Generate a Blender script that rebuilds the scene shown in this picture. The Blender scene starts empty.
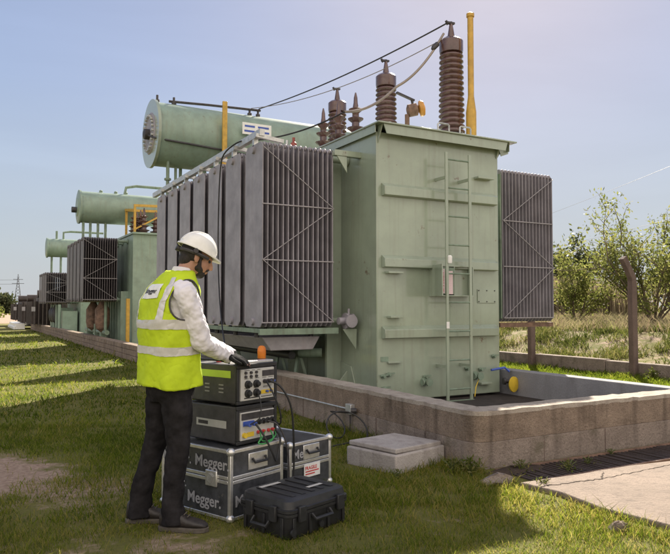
import bpy, math, random
import numpy as np
from mathutils import Vector, Matrix, Euler
S = bpy.context.scene
COL = S.collection
rad = math.radians
random.seed(4)
RNG = np.random.default_rng(7)

# ------------------------------------------------------------------ camera
HEAD, PITCH = rad(28.82), rad(2.536)
cam_d = bpy.data.cameras.new('camera')
cam_d.sensor_width = 36.0
cam_d.lens = 36.0 * 680.5 / 670.0
cam_d.clip_start = 0.05
cam_d.clip_end = 6000
cam = bpy.data.objects.new('camera', cam_d)
COL.objects.link(cam)
cam.location = (0, 0, 1.38)
cam.rotation_euler = (rad(90) + PITCH, 0, -HEAD)
S.camera = cam

# ------------------------------------------------------------------ sky + sun
SUN_AZ, SUN_EL = rad(42.4), rad(32.5)          # azimuth from +Y towards +X
w = bpy.data.worlds.new('World'); S.world = w
w.use_nodes = True
nt = w.node_tree; nt.nodes.clear()
sky = nt.nodes.new('ShaderNodeTexSky'); sky.sky_type = 'NISHITA'
sky.sun_disc = False
sky.sun_elevation = SUN_EL; sky.sun_rotation = SUN_AZ
sky.altitude = 50; sky.air_density = 1.0; sky.dust_density = 0.35; sky.ozone_density = 3.0
bg = nt.nodes.new('ShaderNodeBackground'); bg.inputs['Strength'].default_value = 0.084
wo = nt.nodes.new('ShaderNodeOutputWorld')
# soften the very wide brightness range of the clear sky (hazy bright day): colour * luminance^(g-1)
bw = nt.nodes.new('ShaderNodeRGBToBW'); pw = nt.nodes.new('ShaderNodeMath'); pw.operation = 'POWER'; pw.inputs[1].default_value = -0.54
mx = nt.nodes.new('ShaderNodeMath'); mx.operation = 'MAXIMUM'; mx.inputs[1].default_value = 0.3
sc = nt.nodes.new('ShaderNodeVectorMath'); sc.operation = 'SCALE'
nt.links.new(sky.outputs['Color'], bw.inputs['Color']); nt.links.new(bw.outputs['Val'], mx.inputs[0]); nt.links.new(mx.outputs[0], pw.inputs[0])
nt.links.new(sky.outputs['Color'], sc.inputs[0]); nt.links.new(pw.outputs[0], sc.inputs['Scale'])
# added warm fill glow in the unseen sky behind the camera, brightening shaded faces
tcw = nt.nodes.new('ShaderNodeTexCoord'); dt = nt.nodes.new('ShaderNodeVectorMath'); dt.operation = 'DOT_PRODUCT'
dt.inputs[1].default_value = (-0.28, -0.91, 0.28)
mr = nt.nodes.new('ShaderNodeMapRange'); mr.interpolation_type = 'SMOOTHSTEP'
for k_, v_ in zip(('From Min', 'From Max', 'To Min', 'To Max'), (0.02, 0.80, 0.0, 1.0)): mr.inputs[k_].default_value = v_
cl = nt.nodes.new('ShaderNodeMix'); cl.data_type = 'RGBA'; cl.inputs['B'].default_value = (6.6, 5.95, 5.35, 1)
hs = nt.nodes.new('ShaderNodeHueSaturation'); hs.inputs['Saturation'].default_value = 0.9
wt = nt.nodes.new('ShaderNodeMix'); wt.data_type = 'RGBA'; wt.blend_type = 'MULTIPLY'; wt.inputs['Factor'].default_value = 1.0; wt.inputs['B'].default_value = (1.20, 1.03, 0.96, 1)
nt.links.new(tcw.outputs['Generated'], dt.inputs[0]); nt.links.new(dt.outputs['Value'], mr.inputs['Value'])
nt.links.new(sc.outputs[0], hs.inputs['Color']); nt.links.new(hs.outputs['Color'], wt.inputs['A'])
# pale blue-white haze low over the horizon
sx_ = nt.nodes.new('ShaderNodeSeparateXYZ'); mh = nt.nodes.new('ShaderNodeMapRange'); hz_ = nt.nodes.new('ShaderNodeMix'); hz_.data_type = 'RGBA'
for k_, v_ in zip(('From Min', 'From Max', 'To Min', 'To Max'), (0.0, 0.30, 0.85, 0.0)): mh.inputs[k_].default_value = v_
hz_.inputs['B'].default_value = (2.15, 2.42, 2.75, 1)
nt.links.new(tcw.outputs['Generated'], sx_.inputs[0]); nt.links.new(sx_.outputs['Z'], mh.inputs['Value']); nt.links.new(mh.outputs['Result'], hz_.inputs['Factor'])
nt.links.new(wt.outputs['Result'], hz_.inputs['A'])
nt.links.new(mr.outputs['Result'], cl.inputs['Factor']); nt.links.new(hz_.outputs['Result'], cl.inputs['A'])
# faint uneven high haze
nz = nt.nodes.new('ShaderNodeTexNoise'); nz.inputs['Scale'].default_value = 2.2; nz.inputs['Detail'].default_value = 5; nz.inputs['Distortion'].default_value = .8
mpz = nt.nodes.new('ShaderNodeMapping'); mpz.inputs['Scale'].default_value = (1, 1, 4)
mz_ = nt.nodes.new('ShaderNodeMapRange'); sz_ = nt.nodes.new('ShaderNodeVectorMath'); sz_.operation = 'SCALE'
for k_, v_ in zip(('From Min', 'From Max', 'To Min', 'To Max'), (0.35, 0.70, 0.975, 1.06)): mz_.inputs[k_].default_value = v_
nt.links.new(tcw.outputs['Generated'], mpz.inputs[0]); nt.links.new(mpz.outputs[0], nz.inputs['Vector']); nt.links.new(nz.outputs['Fac'], mz_.inputs['Value'])
nt.links.new(cl.outputs['Result'], sz_.inputs[0]); nt.links.new(mz_.outputs['Result'], sz_.inputs['Scale'])
nt.links.new(sz_.outputs[0], bg.inputs['Color'])
nt.links.new(bg.outputs['Background'], wo.inputs['Surface'])
sd = bpy.data.lights.new('sun', 'SUN'); sd.energy = 5.0; sd.angle = rad(0.55); sd.color = (1.0, 0.90, 0.74)
sun = bpy.data.objects.new('sun', sd); COL.objects.link(sun)
sv = Vector((math.cos(SUN_EL) * math.sin(SUN_AZ), math.cos(SUN_EL) * math.cos(SUN_AZ), math.sin(SUN_EL)))
sun.rotation_euler = sv.to_track_quat('Z', 'Y').to_euler()
sun.location = (20, 25, 30)
vs = S.view_settings
vs.view_transform = 'Standard'; vs.look = 'None'; vs.gamma = 1.0; vs.use_curve_mapping = False
vs.exposure = 1.5
S.render.engine = 'CYCLES'

# ------------------------------------------------------------------ materials
def mat(name, col, rough=0.6, metal=0.0, var=0.12, scale=6.0, col2=None, streak=0.0, streak_col=(0.10, 0.06, 0.04),
        bump=0.0, bscale=60.0, spec=0.5, coat=0.0, transl=0.0, emit=None, detail=6.0, chips=0.0, chip_col=(0.13, 0.075, 0.045), chip_scale=7.0):
    m = bpy.data.materials.new(name); m.use_nodes = True
    t = m.node_tree; n = t.nodes; L = t.links
    b = n['Principled BSDF']
    b.inputs['Roughness'].default_value = rough
    b.inputs['Metallic'].default_value = metal
    b.inputs['Specular IOR Level'].default_value = spec
    b.inputs['Coat Weight'].default_value = coat; b.inputs['Coat Roughness'].default_value = 0.10
    tc = n.new('ShaderNodeTexCoord')
    nz = n.new('ShaderNodeTexNoise'); nz.inputs['Scale'].default_value = scale; nz.inputs['Detail'].default_value = detail
    nz.inputs['Roughness'].default_value = 0.65
    L.new(tc.outputs['Object'], nz.inputs['Vector'])
    ramp = n.new('ShaderNodeValToRGB')
    c2 = col2 if col2 else tuple(max(0, c * (1 - 2.2 * var)) for c in col)
    c1 = tuple(min(1, c * (1 + var)) for c in col)
    ramp.color_ramp.elements[0].position = 0.32; ramp.color_ramp.elements[1].position = 0.68
    ramp.color_ramp.elements[0].color = (*c2, 1); ramp.color_ramp.elements[1].color = (*c1, 1)
    L.new(nz.outputs['Fac'], ramp.inputs['Fac'])
    out = ramp.outputs['Color']
    if streak > 0:
        mp = n.new('ShaderNodeMapping'); mp.inputs['Scale'].default_value = (9, 9, 0.55)
        L.new(tc.outputs['Object'], mp.inputs['Vector'])
        ns = n.new('ShaderNodeTexNoise'); ns.inputs['Scale'].default_value = 1.6; ns.inputs['Detail'].default_value = 5
        L.new(mp.outputs['Vector'], ns.inputs['Vector'])
        r2 = n.new('ShaderNodeValToRGB')
        r2.color_ramp.elements[0].position = 0.52; r2.color_ramp.elements[1].position = 0.80
        r2.color_ramp.elements[0].color = (0, 0, 0, 1); r2.color_ramp.elements[1].color = (streak, streak, streak, 1)
        L.new(ns.outputs['Fac'], r2.inputs['Fac'])
        mx = n.new('ShaderNodeMix'); mx.data_type = 'RGBA'
        L.new(r2.outputs['Color'], mx.inputs['Factor'])
        L.new(out, mx.inputs['A']); mx.inputs['B'].default_value = (*streak_col, 1)
        out = mx.outputs['Result']
    if chips > 0:
        nc = n.new('ShaderNodeTexNoise'); nc.inputs['Scale'].default_value = chip_scale; nc.inputs['Detail'].default_value = 8; nc.inputs['Roughness'].default_value = 0.75
        L.new(tc.outputs['Object'], nc.inputs['Vector'])
        rc = n.new('ShaderNodeValToRGB'); rc.color_ramp.elements[0].position = 0.68 - chips * .05; rc.color_ramp.elements[1].position = 0.73 - chips * .05
        rc.color_ramp.elements[0].color = (0, 0, 0, 1); rc.color_ramp.elements[1].color = (.8, .8, .8, 1)
        L.new(nc.outputs['Fac'], rc.inputs['Fac'])
        mc = n.new('ShaderNodeMix'); mc.data_type = 'RGBA'; L.new(rc.outputs['Color'], mc.inputs['Factor']); L.new(out, mc.inputs['A']); mc.inputs['B'].default_value = (*chip_col, 1)
        out = mc.outputs['Result']
    L.new(out, b.inputs['Base Color'])
    if bump > 0:
        nb = n.new('ShaderNodeTexNoise'); nb.inputs['Scale'].default_value = bscale; nb.inputs['Detail'].default_value = 5
        L.new(tc.outputs['Object'], nb.inputs['Vector'])
        bp = n.new('ShaderNodeBump'); bp.inputs['Strength'].default_value = min(1, bump); bp.inputs['Distance'].default_value = 0.01
        L.new(nb.outputs['Fac'], bp.inputs['Height'])
        L.new(bp.outputs['Normal'], b.inputs['Normal'])
    if emit:
        b.inputs['Emission Color'].default_value = (*emit[:3], 1); b.inputs['Emission Strength'].default_value = emit[3]
    if transl > 0:
        tr = n.new('ShaderNodeBsdfTranslucent'); ms = n.new('ShaderNodeMixShader'); ms.inputs['Fac'].default_value = transl
        L.new(out, tr.inputs['Color'])
        o = n['Material Output']
        L.new(b.outputs['BSDF'], ms.inputs[1]); L.new(tr.outputs['BSDF'], ms.inputs[2])
        L.new(ms.outputs['Shader'], o.inputs['Surface'])
    return m

M = {}
M['green'] = mat('sage_green_paint', (0.30, 0.355, 0.275), rough=0.3, var=0.08, scale=1.4, streak=0.45, streak_col=(0.20, 0.20, 0.15), bump=0.03, bscale=3, coat=0.7, chips=1.0, chip_scale=5)
M['green2'] = mat('green_paint_weathered', (0.24, 0.32, 0.26), chips=1.0, rough=0.4, var=0.09, scale=3.0, streak=0.5, streak_col=(0.20, 0.20, 0.14), bump=0.06, bscale=14)
M['green_dk'] = mat('green_paint_dirty', (0.20, 0.27, 0.20), rough=0.5, var=0.15, scale=5.0, streak=0.6, streak_col=(0.09, 0.07, 0.05), bump=0.1, bscale=30)
M['rad'] = mat('radiator_grey', (0.305, 0.285, 0.32), rough=0.5, var=0.13, scale=3.5, streak=0.6, streak_col=(0.22, 0.195, 0.20), bump=0.08, bscale=20)
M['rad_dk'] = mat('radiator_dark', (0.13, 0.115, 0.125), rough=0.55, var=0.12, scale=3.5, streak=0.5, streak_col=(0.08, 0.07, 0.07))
M['rad_edge'] = mat('radiator_frame', (0.32, 0.30, 0.32), rough=0.5, var=0.1, scale=8, streak=0.4, streak_col=(0.25, 0.2, 0.2))
M['porc'] = mat('brown_porcelain', (0.115, 0.062, 0.058), rough=0.22, var=0.15, scale=5, coat=0.4)
M['ochre'] = mat('ochre_paint', (0.55, 0.33, 0.05), rough=0.45, var=0.12, scale=10, streak=0.4, streak_col=(0.3, 0.17, 0.05))
M['steel'] = mat('galvanised_steel', (0.55, 0.55, 0.54), rough=0.42, metal=0.6, var=0.12, scale=14)
M['dark'] = mat('dark_metal', (0.06, 0.055, 0.06), rough=0.5, metal=0.3, var=0.2, scale=20)
M['black_rub'] = mat('black_rubber', (0.018, 0.018, 0.020), rough=0.55, var=0.2, scale=30)
M['black_pl'] = mat('black_plastic', (0.022, 0.022, 0.025), rough=0.42, var=0.15, scale=18, bump=0.12, bscale=260)
M['case'] = mat('flight_case_panel', (0.060, 0.063, 0.072), chips=.8, chip_col=(0.16, 0.15, 0.14), chip_scale=16, rough=0.3, var=0.25, scale=12, bump=0.1, bscale=220)
M['alu'] = mat('aluminium_edging', (0.72, 0.71, 0.70), rough=0.34, metal=0.75, var=0.08, scale=25)
M['panel'] = mat('white_panel', (0.50, 0.49, 0.47), rough=0.4, var=0.05, scale=12)
M['white'] = mat('white_paint', (0.78, 0.77, 0.75), rough=0.35, var=0.04, scale=12)
M['logo'] = mat('logo_grey_ink', (0.34, 0.34, 0.36), rough=0.5, var=0.03)
M['ink'] = mat('black_ink', (0.02, 0.02, 0.025), rough=0.6, var=0.03)
M['lime'] = mat('lime_label', (0.50, 0.66, 0.08), rough=0.45, var=0.04)
M['blue'] = mat('blue_paint', (0.05, 0.10, 0.42), rough=0.4, var=0.08)
M['red'] = mat('red_paint', (0.55, 0.05, 0.05), rough=0.45, var=0.08)
M['redbrown'] = mat('faded_red_paint', (0.30, 0.07, 0.055), rough=0.5, var=0.2)
M['yellow'] = mat('yellow_paint', (0.72, 0.50, 0.04), rough=0.45, var=0.1)
M['orange'] = mat('orange_lens', (0.80, 0.26, 0.03), rough=0.2, var=0.08, transl=0.4)
M['amber'] = mat('amber_paint', (0.62, 0.30, 0.06), rough=0.4, var=0.12)
M['greenwire'] = mat('green_wire', (0.05, 0.28, 0.08), rough=0.5, var=0.08)
M['rust'] = mat('rusty_brown_metal', (0.20, 0.12, 0.085), rough=0.7, var=0.25, scale=9, bump=0.2, bscale=60)
M['old'] = mat('old_dark_brown_paint', (0.055, 0.040, 0.038), rough=0.6, var=0.2, scale=6)
M['pink'] = mat('printed_notice', (0.72, 0.56, 0.58), rough=0.6, var=0.06, scale=60)
M['glove'] = mat('knit_glove', (0.022, 0.022, 0.024), rough=0.95, spec=0.08, var=0.2, scale=60, bump=0.4, bscale=300)
M['vest'] = mat('fluorescent_vest', (0.56, 0.72, 0.015), rough=0.75, var=0.06, scale=9, bump=0.25, bscale=26, transl=0.12)
M['tape'] = mat('reflective_tape', (0.62, 0.60, 0.60), rough=0.35, var=0.05, scale=30, metal=0.2)
M['shirt'] = mat('white_shirt', (0.74, 0.71, 0.76), rough=0.8, var=0.04, scale=8, bump=0.35, bscale=22)
M['inst'] = mat('instrument_shell', (0.062, 0.058, 0.062), rough=0.5, var=0.2, scale=10, bump=0.15, bscale=300, chips=.5, chip_col=(0.12, 0.11, 0.10), chip_scale=18)
M['trouser'] = mat('black_trousers', (0.024, 0.022, 0.024), rough=0.95, spec=0.08, var=0.25, scale=9, bump=0.6, bscale=16)
M['skin'] = mat('skin', (0.42, 0.22, 0.15), rough=0.5, var=0.06, scale=12)
M['hair'] = mat('dark_hair', (0.022, 0.015, 0.012), rough=0.6, var=0.3, scale=60, bump=0.6, bscale=200)
M['leather'] = mat('boot_leather', (0.035, 0.028, 0.026), rough=0.5, var=0.25, scale=15, bump=0.3, bscale=40)
M['sole'] = mat('boot_sole', (0.10, 0.085, 0.07), rough=0.8, var=0.2, scale=20)
M['wire'] = mat('conductor_wire', (0.05, 0.045, 0.045), rough=0.5, metal=0.4)
M['alucable'] = mat('bare_cable', (0.30, 0.25, 0.21), rough=0.45, metal=0.4)
M['glass'] = mat('gauge_glass', (0.35, 0.35, 0.37), rough=0.1, var=0.1)

def concrete(name, a, b2, dark, scale=3.0, bump=0.5, rough=0.9, moss=None, fine=110):
    m = bpy.data.materials.new(name); m.use_nodes = True
    t = m.node_tree; n = t.nodes; L = t.links; b = n['Principled BSDF']; b.inputs['Roughness'].default_value = rough
    b.inputs['Specular IOR Level'].default_value = 0.25
    tc = n.new('ShaderNodeTexCoord')
    def noise(s, d=8, r=0.6):
        q = n.new('ShaderNodeTexNoise'); q.inputs['Scale'].default_value = s; q.inputs['Detail'].default_value = d
        q.inputs['Roughness'].default_value = r; L.new(tc.outputs['Object'], q.inputs['Vector']); return q.outputs['Fac']
    def ramp(f, p0, p1, c0, c1):
        q = n.new('ShaderNodeValToRGB'); q.color_ramp.elements[0].position = p0; q.color_ramp.elements[1].position = p1
        q.color_ramp.elements[0].color = (*c0, 1); q.color_ramp.elements[1].color = (*c1, 1); L.new(f, q.inputs['Fac']); return q.outputs['Color']
    def mix(f, A, B):
        q = n.new('ShaderNodeMix'); q.data_type = 'RGBA'; L.new(f, q.inputs['Factor'])
        if isinstance(A, tuple): q.inputs['A'].default_value = (*A, 1)
        else: L.new(A, q.inputs['A'])
        if isinstance(B, tuple): q.inputs['B'].default_value = (*B, 1)
        else: L.new(B, q.inputs['B'])
        return q.outputs['Result']
    base = ramp(noise(scale), 0.3, 0.7, b2, a)
    spk = ramp(noise(fine, 3, 0.7), 0.50, 0.66, (0, 0, 0), (0.55, 0.55, 0.55))
    base = mix(spk, base, dark)
    mp = n.new('ShaderNodeMapping'); mp.inputs['Scale'].default_value = (7, 7, 0.8); L.new(tc.outputs['Object'], mp.inputs['Vector'])
    q = n.new('ShaderNodeTexNoise'); q.inputs['Scale'].default_value = 1.3; q.inputs['Detail'].default_value = 6; L.new(mp.outputs['Vector'], q.inputs['Vector'])
    st = ramp(q.outputs['Fac'], 0.5, 0.78, (0, 0, 0), (0.7, 0.7, 0.7))
    base = mix(st, base, dark)
    if moss:
        mm = ramp(noise(2.2, 9, 0.7), 0.56, 0.68, (0, 0, 0), (0.75, 0.75, 0.75)); base = mix(mm, base, moss)
    L.new(base, b.inputs['Base Color'])
    bp = n.new('ShaderNodeBump'); bp.inputs['Strength'].default_value = bump; bp.inputs['Distance'].default_value = 0.03
    nb = n.new('ShaderNodeTexNoise'); nb.inputs['Scale'].default_value = fine * 0.4; nb.inputs['Detail'].default_value = 6; nb.inputs['Roughness'].default_value = 0.7
    L.new(tc.outputs['Object'], nb.inputs['Vector']); L.new(nb.outputs['Fac'], bp.inputs['Height']); L.new(bp.outputs['Normal'], b.inputs['Normal'])
    return m
M['wall_up'] = concrete('rough_concrete', (0.36, 0.28, 0.215), (0.21, 0.16, 0.125), (0.075, 0.056, 0.044), 5, 1.0, fine=75)
M['wall_lo'] = concrete('block_concrete', (0.36, 0.295, 0.25), (0.24, 0.195, 0.165), (0.10, 0.078, 0.066), 4, 0.9, moss=(0.15, 0.13, 0.09), fine=80)
M['wall_in'] = concrete('inner_render', (0.30, 0.30, 0.32), (0.24, 0.24, 0.26), (0.16, 0.15, 0.15), 3, 0.4)
M['wall_top'] = concrete('wall_coping', (0.46, 0.41, 0.35), (0.34, 0.29, 0.25), (0.17, 0.14, 0.12), 4, 0.6)
M['slab'] = concrete('slab_concrete', (0.265, 0.205, 0.165), (0.20, 0.155, 0.125), (0.11, 0.085, 0.07), 2, 0.5, fine=70)
M['boxc'] = concrete('box_concrete', (0.46, 0.42, 0.40), (0.36, 0.33, 0.31), (0.22, 0.19, 0.18), 4, 0.5)
M['post'] = concrete('post_concrete', (0.20, 0.145, 0.125), (0.135, 0.098, 0.085), (0.07, 0.05, 0.045), 4, 0.8)
M['oilfloor'] = concrete('oily_floor', (0.075, 0.06, 0.055), (0.045, 0.038, 0.036), (0.02, 0.018, 0.018), 4, 0.8, rough=0.7)
M['soil'] = concrete('dark_soil', (0.11, 0.08, 0.06), (0.07, 0.05, 0.04), (0.04, 0.03, 0.025), 8, 1.0)

def ground_mat():
    m = bpy.data.materials.new('lawn_ground'); m.use_nodes = True
    t = m.node_tree; n = t.nodes; L = t.links; b = n['Principled BSDF']; b.inputs['Roughness'].default_value = 0.95
    b.inputs['Specular IOR Level'].default_value = 0.1
    tc = n.new('ShaderNodeTexCoord')
    def noise(s, d=8, r=0.65):
        q = n.new('ShaderNodeTexNoise'); q.inputs['Scale'].default_value = s; q.inputs['Detail'].default_value = d
        q.inputs['Roughness'].default_value = r; L.new(tc.outputs['Object'], q.inputs['Vector']); return q.outputs['Fac']
    def ramp(f, p0, p1, c0, c1):
        q = n.new('ShaderNodeValToRGB'); q.color_ramp.elements[0].position = p0; q.color_ramp.elements[1].position = p1
        q.color_ramp.elements[0].color = (*c0, 1); q.color_ramp.elements[1].color = (*c1, 1); L.new(f, q.inputs['Fac']); return q.outputs['Color']
    def mix(f, A, B):
        q = n.new('ShaderNodeMix'); q.data_type = 'RGBA'; L.new(f, q.inputs['Factor'])
        L.new(A, q.inputs['A'])
        if isinstance(B, tuple): q.inputs['B'].default_value = (*B, 1)
        else: L.new(B, q.inputs['B'])
        return q.outputs['Result']
    c = ramp(noise(1.1), 0.35, 0.65, (0.115, 0.125, 0.030), (0.185, 0.17, 0.055))
    f = ramp(noise(38, 4), 0.4, 0.62, (0, 0, 0), (0.6, 0.6, 0.6)); c = mix(f, c, (0.12, 0.11, 0.04))
    at = n.new('ShaderNodeAttribute'); at.attribute_name = 'dirt'
    ad = n.new('ShaderNodeMath'); ad.operation = 'ADD'
    nn = n.new('ShaderNodeMath'); nn.operation = 'MULTIPLY_ADD'; nn.inputs[1].default_value = 1.6; nn.inputs[2].default_value = -0.8
    L.new(noise(3.2, 10, 0.75), nn.inputs[0]); L.new(at.outputs['Fac'], ad.inputs[0]); L.new(nn.outputs[0], ad.inputs[1])
    d = ramp(ad.outputs[0], 0.36, 0.62, (0, 0, 0), (1, 1, 1))
    dc = ramp(noise(22, 6), 0.35, 0.65, (0.25, 0.175, 0.13), (0.42, 0.315, 0.245))
    c = mix(d, c, dc)
    L.new(c, b.inputs['Base Color'])
    bp = n.new('ShaderNodeBump'); bp.inputs['Strength'].default_value = 0.9; bp.inputs['Distance'].default_value = 0.03
    L.new(noise(30, 6), bp.inputs['Height']); L.new(bp.outputs['Normal'], b.inputs['Normal'])
    return m
M['ground'] = ground_mat()

def leaf_mat(name, cols, transl=0.4, rough=0.55):
    m = bpy.data.materials.new(name); m.use_nodes = True
    t = m.node_tree; n = t.nodes; L = t.links; b = n['Principled BSDF']; b.inputs['Roughness'].default_value = rough
    b.inputs['Specular IOR Level'].default_value = 0.084
    at = n.new('ShaderNodeAttribute'); at.attribute_name = 'tint'
    q = n.new('ShaderNodeValToRGB'); e = q.color_ramp.elements
    while len(e) < len(cols): e.new(0.5)
    for i, c in enumerate(cols):
        e[i].position = i / (len(cols) - 1); e[i].color = (*c, 1)
    L.new(at.outputs['Fac'], q.inputs['Fac']); L.new(q.outputs['Color'], b.inputs['Base Color'])
    tr = n.new('ShaderNodeBsdfTranslucent'); ms = n.new('ShaderNodeMixShader'); ms.inputs['Fac'].default_value = transl
    L.new(q.outputs['Color'], tr.inputs['Color']); L.new(b.outputs['BSDF'], ms.inputs[1]); L.new(tr.outputs['BSDF'], ms.inputs[2])
    L.new(ms.outputs['Shader'], n['Material Output'].inputs['Surface'])
    return m
M['grass'] = leaf_mat('grass_blades', [(0.050, 0.078, 0.010), (0.095, 0.138, 0.015), (0.18, 0.23, 0.018), (0.34, 0.29, 0.08)], 0.62)
M['weed'] = leaf_mat('weed_leaves', [(0.05, 0.07, 0.016), (0.11, 0.13, 0.028), (0.24, 0.21, 0.08)], 0.45)
M['dry'] = leaf_mat('dry_reeds', [(0.20, 0.15, 0.10), (0.30, 0.25, 0.15), (0.24, 0.25, 0.09)], 0.4)
M['leaf'] = leaf_mat('shrub_leaves', [(0.075, 0.10, 0.024), (0.14, 0.165, 0.04), (0.24, 0.235, 0.07)], 0.55)
M['leaf_lt'] = leaf_mat('airy_shrub_leaves', [(0.10, 0.12, 0.03), (0.17, 0.19, 0.05), (0.28, 0.27, 0.09)], 0.6)
M['leaf_dk'] = leaf_mat('far_tree_leaves', [(0.035, 0.045, 0.022), (0.06, 0.075, 0.035), (0.10, 0.105, 0.05)], 0.3)
M['weedstem'] = mat('weed_stem', (0.10, 0.12, 0.04), rough=0.7)
M['bark'] = mat('bark', (0.16, 0.12, 0.09), rough=0.9, var=0.25, scale=10, bump=0.5, bscale=40)

# ------------------------------------------------------------------ mesh builder
ORG = {}
def V(*a): return Vector(a)
class MB:
    def __init__(s, T=None): s.v = []; s.f = []; s.T = T; s.cut = []
    def p(s): s.cut.append((len(s.v), len(s.f))); return s      # what follows is a separate piece, built as an object of its own
    def add(s, vs_, fs):
        o = len(s.v)
        s.v += [Vector(p) if s.T is None else s.T @ Vector(p) for p in vs_]
        s.f += [tuple(i + o for i in f) for f in fs]
        return s
    def box(s, x0, x1, y0, y1, z0, z1):
        return s.add([(x0, y0, z0), (x1, y0, z0), (x1, y1, z0), (x0, y1, z0), (x0, y0, z1), (x1, y0, z1), (x1, y1, z1), (x0, y1, z1)],
                     [(0, 3, 2, 1), (4, 5, 6, 7), (0, 1, 5, 4), (1, 2, 6, 5), (2, 3, 7, 6), (3, 0, 4, 7)])
    def bar(s, p, q, wd, ht, up=(0, 0, 1)):
        p = Vector(p); q = Vector(q); d = (q - p).normalized(); u = Vector(up)
        if abs(d.dot(u)) > 0.98: u = Vector((0, 1, 0))
        a = d.cross(u).normalized() * wd / 2; b = a.cross(d).normalized() * ht / 2
        c = [-a - b, a - b, a + b, -a + b]
        return s.add([p + k for k in c] + [q + k for k in c], [(0, 1, 2, 3)[::-1], (4, 5, 6, 7), (0, 1, 5, 4), (1, 2, 6, 5), (2, 3, 7, 6), (3, 0, 4, 7)])
    def loft(s, rings, cap=True, closed=True):
        n = len(rings[0]); vs_ = [p for r in rings for p in r]; fs = []
        for i in range(len(rings) - 1):
            for j in range(n if closed else n - 1):
                k = (j + 1) % n
                fs.append((i * n + j, i * n + k, (i + 1) * n + k, (i + 1) * n + j))
        if cap:
            fs.append(tuple(range(n))[::-1]); fs.append(tuple((len(rings) - 1) * n + j for j in range(n)))
        return s.add(vs_, fs)
    def tube(s, pts, r, n=8, cap=True):
        pts = [Vector(p) for p in pts]; m = len(pts)
        rs = r if isinstance(r, (list, tuple)) else [r] * m
        ref = None; rings = []
        for i, p in enumerate(pts):
            d = (pts[min(i + 1, m - 1)] - pts[max(i - 1, 0)]).normalized()
            if ref is None: ref = Vector((0, 0, 1)) if abs(d.z) < 0.9 else Vector((1, 0, 0))
            a = d.cross(ref)
            if a.length < 1e-4: a = d.cross(Vector((0, 1, 0)))
            a.normalize(); b = a.cross(d).normalized(); ref = b
            rings.append([p + (a * math.cos(t) + b * math.sin(t)) * rs[i] for t in [2 * math.pi * k / n for k in range(n)]])
        return s.loft(rings, cap)
    def lathe(s, prof, o, ax=(0, 0, 1), n=24, cap=True):
        o = Vector(o); ax = Vector(ax).normalized()
        r = Vector((1, 0, 0)) if abs(ax.x) < 0.9 else Vector((0, 1, 0))
        a = ax.cross(r).normalized(); b = ax.cross(a).normalized()
        rings = [[o + ax * t + (a * math.cos(u) + b * math.sin(u)) * max(rr, 1e-4) for u in [2 * math.pi * k / n for k in range(n)]] for rr, t in prof]
        return s.loft(rings, cap)
    def prism(s, poly, vec):
        n = len(poly); vec = Vector(vec); p = [Vector(q) for q in poly]
        return s.add(p + [q + vec for q in p], [tuple(range(n))[::-1], tuple(range(n, 2 * n))] + [(i, (i + 1) % n, n + (i + 1) % n, n + i) for i in range(n)])
    def ell(s, c, r, R=None, n=16, m=10, seg=None):
        c = Vector(c); R = R or Matrix.Identity(3); rings = []
        for i in range(m + 1):
            th = math.pi * i / m
            rings.append([c + R @ Vector((r[0] * max(math.sin(th), 1e-3) * math.cos(u), r[1] * max(math.sin(th), 1e-3) * math.sin(u), r[2] * math.cos(th))) for u in [2 * math.pi * k / n for k in range(n)]])
        return s.loft(rings)
    def build(s, name, m, parent=None, bevel=0.0, angle=35, smooth=True):
        if s.cut:
            first = None; ends = s.cut[1:] + [(len(s.v), len(s.f))]
            for (v0, f0), (v1, f1) in zip(s.cut, ends):
                if f1 == f0: continue
                q = MB(); q.v = s.v[v0:v1]; q.f = [tuple(i - v0 for i in f) for f in s.f[f0:f1]]
                o = q.build(name, m, parent, bevel, angle, smooth); first = first or o
            return first
        me = bpy.data.meshes.new(name)
        o = ORG.get(parent.name, Vector((0, 0, 0))) if parent else Vector((0, 0, 0))
        me.from_pydata([tuple(p - o) for p in s.v], [], s.f)
        import bmesh
        b = bmesh.new(); b.from_mesh(me); bmesh.ops.recalc_face_normals(b, faces=b.faces); b.to_mesh(me); b.free()
        if smooth:
            me.polygons.foreach_set('use_smooth', [True] * len(me.polygons)); me.set_sharp_from_angle(angle=rad(angle))
        me.materials.append(m); me.update()
        ob = bpy.data.objects.new(name, me); COL.objects.link(ob)
        if parent: ob.parent = parent
        ORG[ob.name] = o
        if bevel > 0:
            bv = ob.modifiers.new('bevel', 'BEVEL'); bv.width = bevel; bv.segments = 2; bv.limit_method = 'ANGLE'; bv.angle_limit = rad(40)
        return ob

def thing(name, label, cat, loc, group=None):
    o = bpy.data.objects.new(name, None); COL.objects.link(o); o.location = loc; o.empty_display_size = 0.2
    o['label'] = label; o['category'] = cat
    if group: o['group'] = group
    ORG[o.name] = Vector(loc)
    return o
def tag(o, label, cat, group=None, kind=None):
    o['label'] = label; o['category'] = cat
    if group: o['group'] = group
    if kind: o['kind'] = kind
    return o
def struct(o): o['kind'] = 'structure'; return o
def copy_tree(o, parent=None):
    c = o.copy(); COL.objects.link(c); c.parent = parent
    for ch in list(o.children): copy_tree(ch, c)
    return c

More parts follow.
